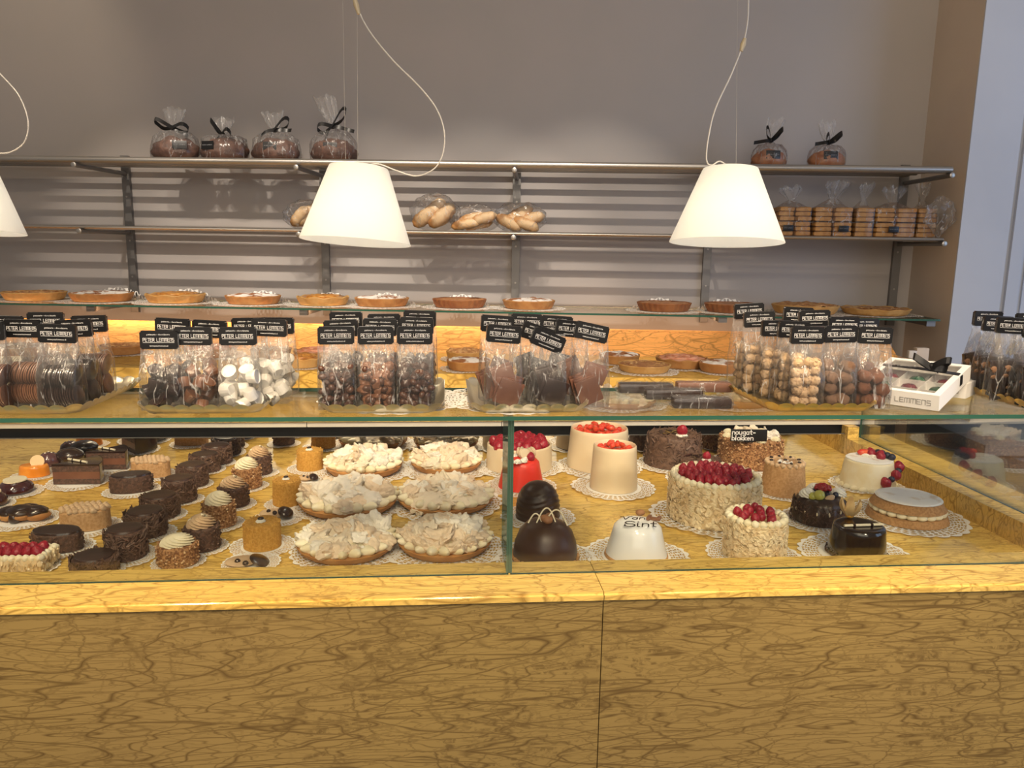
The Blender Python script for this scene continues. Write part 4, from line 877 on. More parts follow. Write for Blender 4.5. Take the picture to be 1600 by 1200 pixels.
def k_sandwich(t, r, h, g):
    b = h*.30
    ob('bottom_sponge', drum(r*1.0, b, .96, .005, .03, 30, 2).mesh('bottom_sponge', SPONGE), t)
    vs, fs = ico(3)
    for i in range(22):
        a = 2*PI*i/22; ob('cream_dot', CREAMDOT, t, TR(r*.80*math.cos(a), r*.80*math.sin(a), b+h*.13, s=(r*.145, r*.145, h*.15)))
    ob('top_sponge', drum(r*.93, h*.38, .92, .012, .03, 30, 4).mesh('top_sponge', SPONGE), t, TR(z=b+h*.26))
    ob('powdered_sugar', drum(r*.81, .0018, .95, .001, .04, 30, 5).mesh('powdered_sugar', SUGAR), t, TR(z=b+h*.64))
CREAMDOT = MB().blob(3).mesh('cream_dot', CREAM, 60)
def k_blackgloss(t, r, h, g):
    ob('glaze', drum(r*.93, h*.96, .90, .008, .004, 20, 1).mesh('glaze', mat('black_chocolate_glaze', (.012, .006, .005), rough=.12, coat=.6), 50), t)
    ob('chocolate_shard_foot', shavings(MB(), r*.97, h*.12, 200, r*.13, g, .98, 0).mesh('chocolate_shard_foot', CHOC_F, 0), t)
    stick(t, 0, -r*.25, h*.96+.003, r*1.35, .0, .05, r*.045)
    ph = ob('physalis', MB().blob(3, TR(s=.009)).mesh('physalis', mat('physalis_berry', (.75, .36, .04), rough=.25, coat=.4), 60), t, TR(-.05*r, r*.55, h*.96+.009), 'orange physalis berry')
    for q in range(6):
        a = q*PI/3; n = 7
        pts = [Vector(((.004+.016*math.sin(s*1.9))*math.cos(a), (.004+.016*math.sin(s*1.9))*math.sin(a), s*.036-.006)) for s in [k/n for k in range(n+1)]]
        tv = Vector((-math.sin(a), math.cos(a), 0))
        ob('papery_leaf', MB().strip(pts, lambda s, tv=tv: tv*(.016*math.sin(PI*min(1, s*.82+.12))+.0006), .0004).mesh('papery_leaf', PHYS, 50), ph)
def k_whiteglaze(t, r, h, g):
    ob('white_glaze', drum(r*.97, h*.97, .80, .022, .015, 22, 3).mesh('white_glaze', GLAZEW, 50), t)
    ob('sponge_foot', drum(r*.985, h*.08, .99, .002, .02, 30, 2).mesh('sponge_foot', SPONGE), t)
    mb = MB(); hs = r*.27
    FL = Matrix(((1, 0, 0, 0), (0, 0, 1, 0), (0, -1, 0, 0), (0, 0, 0, 1)))      # text plane XZ laid flat: (x,y,z)->(x,z,-y)
    letters(mb, 'Van', HAND, -r*.46, 0, r*.26, .18, r*.032, Matrix.Translation((0, r*.10, h*.972)) @ FL, slant=.3, aspect=1.15)
    letters(mb, 'Sint', HAND, -r*.50, 0, r*.44, .12, r*.040, Matrix.Translation((0, -r*.52, h*.972)) @ FL, slant=.2, aspect=.85)
    ob('icing_lettering', mb.mesh('icing_lettering', CHOC_D, 0), t, label='dark handwritten icing reading Van Sint')
    ob('spiced_biscuit', MB().blob(3, TR(s=(r*.15, r*.13, r*.10))).mesh('spiced_biscuit', mat('spice_biscuit', (.30, .14, .06), rough=.6), 60), t, TR(r*.15, r*.48, h+r*.06))
    m2 = MB(); m2.rbox(r*.42, r*.12, r*.10, .002, TR(0, .0, 0)).rbox(r*.12, r*.36, r*.10, .002, TR(-r*.14, 0, .001)).rbox(r*.12, r*.2, r*.10, .002, TR(r*.16, r*.1, .001))
    ob('chocolate_letter', m2.mesh('chocolate_letter', CHOC_M), t, TR(r*.50, r*.08, h*.965, rz=-.4))
def k_darkdome(t, r, h, g):
    ob('glazed_dome', MB().lathe([(0, 0), (r*.93, 0), (r*.97, h*.15), (r*.93, h*.42), (r*.80, h*.70), (r*.58, h*.90), (r*.3, h*.985), (0, h)], 64, lambda rr, z, a: (rr*(1+.01*math.sin(a*6)), z)).mesh('glazed_dome', mat('satin_chocolate', (.045, .021, .014), (.06, .028, .019), rough=.36, scale=9), 50), t)
    ob('biscuit_foot', crumbs(MB(), r*.98, h*.12, 140, r*.07, g).mesh('biscuit_foot', SPONGE, 40), t)
    for x, y in ((-.05, -.1), (.12, .05), (.02, -.25)): ob('almond_truffle', MB().blob(3, TR(s=(r*.15, r*.13, r*.12))).mesh('almond_truffle', mat('almond_brown', (.28, .13, .06), rough=.5), 60), t, TR(x*r, y*r, h+r*.06))
    for x0, x1, hh in ((-.55, -.1, .25), (-.3, .3, .42), (-.05, .62, .36)):
        pts = [(r*(x0+(x1-x0)*s), -r*.2+.1*r*math.sin(s*3), h*.97+r*hh*math.sin(PI*s)-r*.35*max(0, s-.7)) for s in [i/14 for i in range(15)]]
        ob('white_chocolate_curl', MB().tube(pts, r*.022, 8).mesh('white_chocolate_curl', CHOC_W, 50), t)
def k_ridged(t, r, h, g):
    def fn(rr, z, a): return rr*(1+.025*math.sin(z*900/1.6+3*math.sin(a*2))), z
    ob('chocolate_curtain', MB().lathe([(0, 0)]+[(r*.95*math.sqrt(max(0, 1-((i/24)**3.2))), h*i/24) for i in range(25)], 80, fn).mesh('chocolate_curtain', CHOC_G, 70), t)
# sign
def k_sign(t, w_, h_):
    ob('slate_card', MB().rbox(w_, .0025, h_, .0005).mesh('slate_card', BLACK), t)
    ob('card_foot', MB().box(-.012, .012, -.006, .012, -.0015, .0008).box(-.004, .004, .002, .005, 0, h_*.3).mesh('card_foot', BLACK, 0), t)
    mb = MB(); s = h_*.38
    letters(mb, 'nougat-', HAND, -w_*.46, h_*.58, s, .13, s*.17, y=-.0016, aspect=1.1); letters(mb, 'blokken', HAND, -w_*.46, h_*.09, s, .13, s*.17, y=-.0016, aspect=1.1)
    ob('chalk_lettering', mb.mesh('chalk_lettering', WHITEINK, 0), t, label='white handwritten words nougat-blokken')

# ================================================================== CASE CONTENTS
#  kind, name, category, px, w, yb, yt, doily factor, label, group
CK = [
 (k_raspslab, 'raspberry_slice', 'cake', 36, 92, 905, 848, 1.15, 'rectangular almond-coated raspberry cake at the lower left corner of the case', None),
 (k_flake, 'chocolate_petit_cake', 'cake', 155, 68, 906, 856, 1.25, 'small shaving-coated dark chocolate cake at the front of the diagonal row, cut by the kerb', 1),
 (k_flake, 'chocolate_petit_cake', 'cake', 195, 62, 884, 820, 1.5, 'small shaving-coated dark chocolate cake, second from the front of its diagonal row', 1),
 (k_flake, 'chocolate_petit_cake', 'cake', 230, 62, 846, 791, 1.4, 'small shaving-coated dark chocolate cake, third from the front of its diagonal row', 1),
 (k_flake, 'chocolate_petit_cake', 'cake', 252, 57, 815, 767, 1.35, 'small shaving-coated dark chocolate cake, fourth from the front of its diagonal row', 1),
 (k_flake, 'chocolate_petit_cake', 'cake', 282, 50, 790, 742, 1.4, 'small shaving-coated dark chocolate cake, fifth from the front of its diagonal row', 1),
 (k_flake, 'chocolate_petit_cake', 'cake', 302, 47, 765, 722, 1.3, 'small shaving-coated dark chocolate cake, sixth from the front of its diagonal row', 1),
 (k_flake, 'chocolate_petit_cake', 'cake', 323, 46, 741, 705, 1.3, 'small shaving-coated dark chocolate cake, seventh from the front of its diagonal row', 1),
 (k_flake, 'chocolate_petit_cake', 'cake', 341, 44, 728, 691, 1.3, 'small shaving-coated dark chocolate cake, last of its diagonal row by the mirror', 1),
 (k_flake_oval, 'oval_chocolate_cake', 'cake', 92, 82, 872, 818, 1.25, 'oval dark chocolate cake with nibs behind the raspberry slice', 2),
 (k_flake_oval, 'oval_chocolate_cake', 'cake', 207, 64, 777, 735, 1.3, 'oval dark chocolate cake with nibs right of the layered chocolate wedge', 2),
 (k_mochapiped, 'mocha_cake', 'cake', 136, 76, 838, 786, 1.35, 'square-ish mocha crumb cake with piped shells, front one, near the chocolate puff', 3),
 (k_mochapiped, 'mocha_cake', 'cake', 237, 62, 752, 713, 1.2, 'square-ish mocha crumb cake with piped shells, rear one, beside the back wedge', 3),
 (k_wedge, 'chocolate_wedge', 'cake', 125, 72, 764, 714, 1.3, 'front layered chocolate cake wedge with a white stick', 4),
 (k_wedge, 'chocolate_wedge', 'cake', 170, 60, 740, 697, 1.3, 'rear layered chocolate cake wedge with a white stick', 4),
 (k_orange, 'orange_mousse_cake', 'cake', 55, 47, 750, 719, 1.4, 'small bright orange glazed mousse cake with a candied slice', None),
 (k_purple, 'plum_mousse_cake', 'cake', 85, 32, 731, 703, 1.3, 'tiny plum-coloured glazed dome behind the orange mousse cake', None),
 (k_darkballoon, 'chocolate_ball', 'cake', 119, 42, 722, 689, 1.0, 'smooth dark chocolate ball behind the front layered wedge', None),
 (k_glazed, 'glazed_cherry_cake', 'cake', 26, 52, 777, 744, 1.5, 'glossy dark red-brown dome with a white chocolate disc in front of the orange cake', 5),
 (k_glazed, 'glazed_cherry_cake', 'cake', -12, 46, 797, 764, 1.4, 'glossy dark red-brown dome cut off by the left edge of the photo', 5),
 (k_puff, 'chocolate_choux', 'choux bun', 38, 84, 826, 777, 1.2, 'lumpy choux puff half dipped in dark chocolate at the left', None),
 (k_swirl(0, True), 'nut_cream_cake', 'cake', 283, 64, 890, 830, 1.25, 'front nut-coated cake with a white cream swirl', 6),
 (k_swirl(0, False), 'mocha_swirl_cake', 'cake', 314, 58, 869, 806, 1.35, 'front chocolate-coated cake with mocha swirl and white sticks', 7),
 (k_swirl(0, True), 'nut_cream_cake', 'cake', 344, 54, 830, 770, 1.4, 'middle nut-coated cake with a white cream swirl', 6),
 (k_swirl(0, False), 'mocha_swirl_cake', 'cake', 366, 49, 797, 745, 1.4, 'middle chocolate-coated cake with mocha swirl and white sticks', 7),
 (k_swirl(0, True), 'nut_cream_cake', 'cake', 387, 46, 768, 717, 1.4, 'rear nut-coated cake with a white cream swirl', 6),
 (k_swirl(0, False), 'mocha_swirl_cake', 'cake', 406, 40, 746, 700, 1.45, 'rear chocolate-coated cake with mocha swirl and white sticks', 7),
 (k_yellow, 'golden_crumb_cake', 'cake', 411, 60, 866, 803, 1.65, 'front round golden crumb cake with a coffee bean', 8),
 (k_yellow, 'golden_crumb_cake', 'cake', 452, 46, 795, 740, 1.5, 'middle round golden crumb cake with a coffee bean', 8),
 (k_yellow, 'golden_crumb_cake', 'cake', 485, 43, 739, 696, 1.6, 'rear round golden crumb cake with a coffee bean', 8),
 (k_shell, 'mocha_chocolate_shell', 'pastry', 436, 60, 821, 784, 1.3, 'mocha puff leaning on a dark chocolate shell between the golden cakes', 9),
 (k_shell, 'mocha_chocolate_shell', 'pastry', 393, 80, 898, 860, 1.1, 'mocha puff with dark chocolate shell at the front kerb, half hidden', 9),
 (k_shell, 'mocha_chocolate_shell', 'pastry', 484, 36, 757, 736, 1.2, 'tiny mocha puff with chocolate shell behind the middle golden cake', 9),
 (k_merpie, 'meringue_pie', 'pie', 569, 120, 754, 690, 1.25, 'meringue cream pie, back left of the six', 10),
 (k_merpie, 'meringue_pie', 'pie', 697, 110, 747, 690, 1.28, 'meringue cream pie, back right of the six', 10),
 (k_merpie, 'meringue_pie', 'pie', 543, 152, 819, 737, 1.12, 'meringue cream pie, middle left of the six', 10),
 (k_merpie, 'meringue_pie', 'pie', 696, 148, 813, 735, 1.20, 'meringue cream pie, middle right of the six', 10),
 (k_merpie, 'meringue_pie', 'pie', 543, 152, 890, 800, 1.15, 'meringue cream pie, front left of the six', 10),
 (k_merpie, 'meringue_pie', 'pie', 695, 146, 886, 797, 1.28, 'meringue cream pie, front right of the six', 10),
 (k_marz_rasp, 'marzipan_raspberry_cake', 'cake', 811, 103, 745, 681, 1.28, 'low marzipan-wrapped cake filled with raspberries behind the red cake', None),
 (k_red, 'red_marzipan_cake', 'cake', 814, 74, 772, 702, 1.5, 'bright red marzipan cake topped with macarons and cream', None),
 (k_marz_straw, 'marzipan_strawberry_cake', 'cake', 934, 98, 742, 658, 1.35, 'tall wide marzipan-wrapped cake with strawberry jelly, by the mirror', None),
 (k_marz_straw, 'marzipan_strawberry_cake', 'cake', 958, 74, 774, 687, 1.75, 'narrow tall marzipan-wrapped cake in front of the wide one', None),
 (k_choc_rasp, 'chocolate_raspberry_cake', 'cake', 1050, 95, 734, 663, 1.2, 'brown chocolate shaving cake with one raspberry, the taller rear one', None),
 (k_choc_rasp, 'chocolate_raspberry_cake', 'cake', 1081, 72, 752, 700, 1.4, 'brown chocolate shaving cake with one raspberry, the smaller front one', None),
 (k_nougat, 'nougat_cake', 'cake', 1170, 102, 738, 667, 1.25, 'tall nut-crusted nougat cake with lumpy topping behind the raspberry cake', None),
 (raspcake(58, .155), 'raspberry_cake', 'cake', 1112, 146, 833, 722, 1.3, 'large round almond cake covered with raspberries', None),
 (raspcake(13, .25), 'raspberry_cake', 'cake', 1176, 96, 888, 790, 1.5, 'small round almond cake with a heap of raspberries at the front', None),
 (k_mocharound, 'mocha_round_cake', 'cake', 1222, 71, 780, 711, 1.3, 'tapered mocha crumb cake with coffee beans on top', None),
 (k_chocfruit, 'chocolate_fruit_cake', 'cake', 1278, 87, 828, 758, 1.35, 'domed dark chocolate cake topped with cream, grapes and redcurrants', None),
 (k_creamberry, 'cream_berry_cake', 'cake', 1353, 88, 771, 702, 1.25, 'white cream cake dusted with sugar and topped with mixed berries', None),
 (k_sandwich, 'cream_sandwich_cake', 'cake', 1414, 118, 828, 760, 1.45, 'sugar-dusted sponge sandwich with cream dots at the far right', None),
 (k_blackgloss, 'black_glazed_cake', 'cake', 1336, 93, 884, 803, 1.8, 'glossy black chocolate cake with a white stick on top', None),
 (k_whiteglaze, 'white_glazed_cake', 'cake', 993, 100, 890, 797, 1.6, 'white glazed cake with handwritten Van Sint icing', None),
 (k_darkdome, 'chocolate_dome_cake', 'cake', 851, 104, 896, 796, 1.5, 'smooth dark chocolate dome with white curls at the front', None),
 (k_ridged, 'ridged_chocolate_cake', 'cake', 840, 72, 822, 743, 1.6, 'ridged draped chocolate dome behind the smooth one', None),
]
GN = {1: 'shaving-coated dark chocolate cakes in a diagonal row', 2: 'oval chocolate cakes', 3: 'piped mocha cakes', 4: 'layered chocolate wedges', 5: 'glossy cherry domes', 6: 'nut cakes with cream swirls', 7: 'chocolate cakes with mocha swirls', 8: 'golden crumb cakes', 9: 'mocha puffs with chocolate shells', 10: 'meringue cream pies'}
def toC(p): return Matrix.Rotation(-A, 3, 'Z') @ (Vector(p)-CO)
layer = 0
placed = []
for i, (fn, nm, cat, px, wd, yb, yt, df, lab, gr) in enumerate(CK):
    c, r, h = place(px, wd, yb, yt, FZ)
    q = toC(c); q.x = min(q.x, CEND-r-.004); q.y = min(max(q.y, .052+r), .90-r); c = CW(q.x, q.y, 0)
    placed.append([fn, nm, cat, c, r, h, df, lab, gr])
# push apart overlapping discs
OV = {k_flake_oval: .85, k_mochapiped: .85, k_wedge: .8, k_shell: .8, k_puff: .85, k_darkballoon: .7, k_purple: .85, k_raspslab: .9, k_ridged: .98}
for it in range(60):
    for a in range(len(placed)):
        for b in range(a+1, len(placed)):
            A_, B_ = placed[a], placed[b]; ra = A_[4]*OV.get(A_[0], 1); rb = B_[4]*OV.get(B_[0], 1); d = B_[3]-A_[3]; d.z = 0; dd = d.length
            if dd < ra+rb and dd > 1e-6:
                m = d/dd*(ra+rb-dd)*.5; A_[3] = A_[3]-m; B_[3] = B_[3]+m
    for P_ in placed:
        q = toC(P_[3]); q.x = min(q.x, CEND-P_[4]-.004); q.y = min(max(q.y, .050+P_[4]*.98), .90-P_[4]); P_[3] = CW(q.x, q.y, 0)
for i, (fn, nm, cat, c, r, h, df, lab, gr) in enumerate(placed):
    g = random.Random(100+i)
    zz = FZ+0.0016+0.0004*(i % 4)
    t = thing(nm, lab, cat, (c.x, c.y, zz+0.0008), A+({k_wedge: 0}.get(fn, 0)), GN.get(gr))
    if fn in (k_flake_oval, k_mochapiped): t.rotation_euler.z = A+rnd(-.3, .3, g)
    fn(t, r, h, g)
    if fn is k_whiteglaze: t.rotation_euler.z = 0.0
    if fn in (k_darkballoon,): continue
    rd = r*df; q = toC(c); rd = min(rd, CEND-q.x-.002)
    dy = max(q.y, .049+rd) if rd < .2 else q.y
    if dy+rd > .902: dy = max(.902-rd, q.y-rd*.3)
    cc = CW(q.x, dy, 0)
    doily(cc.x, cc.y, zz-.0014, rd, lab)
    if fn is k_nougat: NOU = (c, r, h)
# nougat sign on the nougat cake
c, r, h = NOU
sp = PZ(1149, 674, FZ+h)
zt = FZ+h*.9+.004
t = thing('price_card', 'small black card with the white handwritten words nougat-blokken', 'sign', (c.x-r*.36, c.y-r*.88, zt+.005), 0.03); k_sign(t, .098, .032)
# ================================================================== BREAD ON THE WALL SHELVES
def bow(t, x, y, z, s, w_, tails=((-.9, -.5), (.6, -1.0)), loops=((-1, .25), (1, .3)), nm='ribbon_bow'):
    mb = MB(); mb.blob(2, TR(x, y, z, s=(w_*.7, w_*.5, w_*.6)))
    for dx, dz in loops:
        pts = [(x+dx*s*math.sin(PI*k/10)**.9*(1 if k <= 5 else .92), y-.3*s*math.sin(2*PI*k/10)-.12*s, z+dz*s*(math.sin(PI*k/10))+.22*s*math.sin(2*PI*k/10)) for k in range(11)]
        mb.strip(pts, (0.0, w_*.45, w_*.9), .0004)
    for dx, dz in tails:
        pts = [(x+dx*s*k/6, y-.12*s-.1*s*math.sin(k), z+dz*s*(k/6)**1.3) for k in range(7)]
        mb.strip(pts, (w_*.45 if abs(dz) > abs(dx) else .15*w_, w_*.3, w_*.85 if abs(dz) <= abs(dx) else w_*.35), .0004)
    return ob(nm, mb.mesh(nm, RIBBON, 40), t)
PLTXT = MB(); letters(PLTXT, 'PETER LEMMENS', TECH, 0, 0, 1.0, .28, .12); PLW = textwidth('PETER LEMMENS', 1.0, .28, 1.0)-.28
PLV, PLF = list(PLTXT.v), list(PLTXT.f)
SUB1 = fonttext('patisserie - chocolaterie', 1.0, WHITEINK); SUB2 = fonttext('www.peterlemmens.nl', 1.0, WHITEINK)
def pltext(width, y, zc, mt, hscale=1.0, extra=True, M=None):
    """lettering block centred on x=0, z=zc, lying in the XZ plane facing -y"""
    mb = MB(); s = width/PLW
    mb.add(PLV, PLF, Matrix.Translation((-width/2, y, zc-s*hscale*.5)) @ Matrix.Diagonal((s, 1, s*hscale, 1)))
    mb.v = [Vector((v.x, y+(v.y-y)*1, v.z)) for v in mb.v]
    if extra:
        for me, dz, sz in ((SUB1, .0072, .0036), (SUB2, -.0105, .0031)):
            mb.add([(v.co.x*sz, y-v.co.z*.3, v.co.y*sz) for v in me.vertices], [list(p.vertices) for p in me.polygons], Matrix.Translation((0, 0, zc+dz)))
        mb.ribbon([(-width/2, y, zc-s*hscale*.5-.0018), (width/2, y, zc-s*hscale*.5-.0018)], .00035)
    if M is not None: mb.v = [M @ v for v in mb.v]
    return mb.mesh('lettering', mt, 0)
SMALLLAB = MB().rbox(.038, .0012, .022, .0005).mesh('label_sticker', BLACK)
SMALLTXT = pltext(.030, -.0011, .011, GREYINK, 1.1, False)
def sticker(t, M): l = ob('label_sticker', SMALLLAB, t, M); ob('lettering', SMALLTXT, l)
def bagshape(rw, H, neck, sq, g, loft, seg=72, frill=.45, lean=0.0):
    n0 = g.random()*50
    P = [(0, 0.001), (.82, 0.001), (.97, .05), (1.0, .16), (.97, .28), (.86, loft), (.58, (loft+neck)*.52), (.30, neck-.07), (.13, neck-.01), (.12, neck+.01), (.24, neck+.1), (.36, neck+.22), (frill, 1.0)]
    def fn(r, z, a):
        zz = z/H; f = .02+.16*min(1, max(0, (zz-loft*.6)/(neck-loft*.6))); k = 1+f*noise.noise(Vector((math.cos(a)*4, math.sin(a)*4, zz*1.5+n0)))*1.6+.35*f*math.sin(11*a+n0+zz*3)
        if zz > neck+.05: z = z*(1+.14*noise.noise(Vector((math.cos(a)*2.2, math.sin(a)*2.2, n0))))
        return r*k, z
    mb = MB().lathe([(p[0]*rw, p[1]*H) for p in P], seg, fn)
    mb.v = [Vector((v.x+lean*H*max(0, v.z/H-neck), v.y*(sq if v.z < neck*H else sq*.7), v.z)) for v in mb.v]
    return mb
def wplace(px, py, v): return PW(px, py, v)
SHB = 'bagged loaves with black bows on the top shelf'
for i, (px, wd, yb, yt, lab, lx, lean, dark) in enumerate((
  (275, 76, 243, 164, 'leftmost bagged dark loaf with a flat wide black bow on the top shelf', .42, 0.1, 1),
  (351, 76, 243, 178, 'second bagged dark loaf from the left, with a short frill, on the top shelf', -.40, .0, 1),
  (432, 76, 246, 170, 'third bagged dark loaf from the left, bow loop rising right, on the top shelf', -.05, -.1, 1),
  (522, 74, 248, 147, 'bagged dark loaf with the tallest cellophane frill, above the middle lamp', .0, -.3, 1),
  (1201, 55, 253, 178, 'small bagged reddish loaf above the right lamp', .05, .25, 0),
  (1291, 57, 254, 182, 'small bagged reddish loaf, rightmost on the top shelf', .0, -.15, 0))):
    g = random.Random(i+7); v = .2; p = wplace(px, yb, v); dp = depth(p); w_ = wd*dp/1200; H = (yb-yt)*dp/1200*.98
    t = thing('bagged_loaf', lab, 'bread', (p.x, p.y, TSZ+.0005), B, SHB)
    neck = .64 if dark else .56
    if i == 3: neck = .55
    lh = (36 if dark else 28)*dp/1200
    vs, fs = ico(4); o = Vector((i*3, 0, 0))
    out = [Vector((v_.x*w_*.485, v_.y*w_*.345, (max(v_.z, -.7)+.7)/1.7*lh))*(1+.10*noise.noise(v_*2.2+o)+.05*noise.noise(v_*6+o)) for v_ in vs]
    ob('loaf', MB().add(out, fs).mesh('loaf', BREAD if dark else mat('reddish_bread', (.34, .12, .05), (.46, .2, .09), rough=.6, scale=30, bump=.4), 70), t)
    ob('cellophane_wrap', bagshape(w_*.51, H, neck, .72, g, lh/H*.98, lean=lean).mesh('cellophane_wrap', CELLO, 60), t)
    lp = {0: ((-1, .30), (1, -.05)), 1: ((-.6, .7), (.55, .05)), 2: ((-.8, -.7), (.95, .55)), 3: ((.9, .95), (-.9, -.2)), 4: ((-.45, .95), (.9, .85)), 5: ((.95, .6), (-.2, .5))}[i]
    tl = {0: ((.9, -.5),), 1: ((-.5, -.7),), 2: ((1.05, .0),), 3: ((1.35, -.3), (-.6, -1.2)), 4: ((-1.4, -.2),), 5: ((-.6, -1.1), (-1.1, -.15))}[i]
    bow(t, 0, -w_*.06, H*neck, w_*.34, .016, tl, lp)
    sticker(t, TR(lx*w_*.55, -w_*.325, lh*.45, rx=-.15, rz=lx*.6) @ Matrix.Diagonal((1.4, 1, 1.4, 1)))
# bagged rolls on the lower slatted shelf
for i, (px, wd, yb, yt, lab, n, bagd) in enumerate((
  (478, 60, 357, 316, 'bread rolls on the lower slatted shelf, half hidden behind the middle lamp', 3, 0),
  (680, 68, 363, 311, 'bagged long rolls stacked steeply, right of the middle lamp', 5, 1),
  (742, 72, 363, 325, 'bagged rolls lying flat, middle bag of three on the lower slatted shelf', 4, 1),
  (812, 74, 363, 321, 'bagged twisted rolls, right bag of three beside the centre upright', 5, 1))):
    g = random.Random(i+31); p = wplace(px, yb, .2); dp = depth(p); w_ = wd*dp/1200; H = (yb-yt)*dp/1200
    t = thing('bagged_rolls', lab, 'bread', (p.x, p.y, MSZ+.0005), B, 'bags of rolls on the lower slatted shelf')
    for k in range(n):
        an = (.95, .75, .15, .5)[i]*(1 if i != 3 else (-1 if k % 3 == 0 else .6))+rnd(-.15, .15, g)
        ln = w_*(.30 if i in (1, 3) else .33); rr = H*.215; c_ = math.cos(an); s_ = math.sin(an)
        z = max(rr*.85+s_*ln*.8, H*(.2+.28*(k % 3)) if i != 2 else H*.25*(1+k % 2)); z = min(z, H-rr-s_*ln*.55)
        x = (k-(n-1)/2)*w_*.12
        pts = [(-ln+2*ln*j/12, 0, .06*ln*math.sin(PI*j/12)) for j in range(13)]
        mb = MB().tube(pts, rr, 16, rf=lambda s: (max(0.02, 1-abs(2*s-1)**3.2))**.5*(1+.05*math.sin(s*25)))
        ob('bread_roll', mb.mesh('bread_roll', BREADG, 60), t, TR(x, (-.24+.24*(k % 3))*w_*.4, max(z, rr*.95, abs(s_)*ln*.86+rr*.5), ry=-an, rz=rnd(-.3, .3, g)))
    vs, fs = ico(4); o = Vector((i*5.2, 1, 2))
    out = [Vector((v_.x*w_*.57, v_.y*w_*.46, (max(v_.z, -.92)+.92)/1.92*H*1.08))*(1+.10*noise.noise(v_*3+o)+.05*noise.noise(v_*9+o)) for v_ in vs]
    out = [Vector((q.x, q.y, max(q.z, .0006))) for q in out]
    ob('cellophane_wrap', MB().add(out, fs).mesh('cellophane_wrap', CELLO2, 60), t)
# biscuit bags
CK1 = MB().rbox(.042, .045, .0155, .006).mesh('biscuit', COOKIE)
for i, (px, wd, cols, fx, ft, lab, lb) in enumerate((
  (1234, 52, 2, 1228, 290, 'biscuit bag on the lower slatted shelf, touching the right lamp in the photo', -.3),
  (1293, 60, 2, 1303, 282, 'biscuit bag with a tall round frill, second from the right lamp', .35),
  (1341, 30, 1, 1349, 284, 'narrow biscuit bag with a bright frill between two wider ones', None),
  (1389, 64, 2, 1391, 291, 'widest biscuit bag with a black label, near the right upright', -.1),
  (1437, 31, 1, 1434, 283, 'last biscuit bag before the crumpled empty bag', None))):
    g = random.Random(i+61); p = wplace(px, 368, .2); dp = depth(p); w_ = wd*dp/1200; H = (366-ft)*dp/1200; ch = 42*dp/1200
    t = thing('biscuit_bag', lab, 'bag of biscuits', (p.x, p.y, MSZ+.0005), B, 'bags of golden biscuits on the lower slatted shelf')
    cw = w_/cols
    for c_ in range(cols):
        for k in range(6):
            for yy in (-1, 1):
                ob('biscuit', CK1, t, TR((c_-(cols-1)/2)*cw+rnd(-.002, .002, g), yy*.026, .0022+k*ch/6+(.003 if k > 2 else 0), rz=rnd(-.14, .14, g), s=(cw*.9/.042, 1.05, ch/6/.0160)))
    n0 = g.random()*9
    def fn(r, z, a, w_=w_, H=H, ch=ch, n0=n0):
        zz = z/H; box = 1/max(abs(math.cos(a)), abs(math.sin(a)))**.75
        k = 1+.12*min(1, max(0, (z-ch)/(.25*H)))*math.sin(9*a+n0)
        return r*k*(box if z < ch*1.05 else 1), z*(1+.1*noise.noise(Vector((math.cos(a)*2, math.sin(a)*2, n0)))*(1 if zz > .8 else 0))
    nk = (ch/H+1)/2*.92
    mb = MB().lathe([(0, 0), (w_*.49, 0), (w_*.5, ch*.5), (w_*.5, ch), (w_*.36, ch*1.12), (w_*.10, nk*H), (w_*.12, nk*H*1.04), (min(w_*.36, .042), H*.93), (min(w_*.34, .038), H)], 64, fn)
    mb.v = [Vector((q.x+((fx-px)*dp/1200)*max(0, (q.z-ch)/(H-ch)), q.y*(.054/(w_*.5) if q.z < ch*1.05 else .6), q.z)) for q in mb.v]
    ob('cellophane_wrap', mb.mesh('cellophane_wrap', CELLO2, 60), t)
    if lb is not None: sticker(t, TR(lb*w_*.7, -.0600, ch*.18, rz=0))
g = random.Random(5); p = wplace(1466, 366, .30); dp = depth(p)
t = thing('crumpled_bag', 'empty crumpled clear cellophane bag at the right end of the lower slatted shelf', 'bag', (p.x, p.y, MSZ+.0005), B)
vs, fs = ico(4); out = []
for v_ in vs:
    k = 1+.35*noise.noise(v_*2.2)+.18*noise.noise(v_*6); q = Vector((v_.x*.050, v_.y*.035, (v_.z+1)*.075))*1; q = Vector((q.x*k*(.35+.65*min(1, q.z/.06)), q.y*k*(.35+.65*min(1, q.z/.06)), max(.0005, q.z*(.9+.1*k)))); out.append(q)
ob('cellophane', MB().add(out, fs).mesh('cellophane', CELLO2, 25), t)

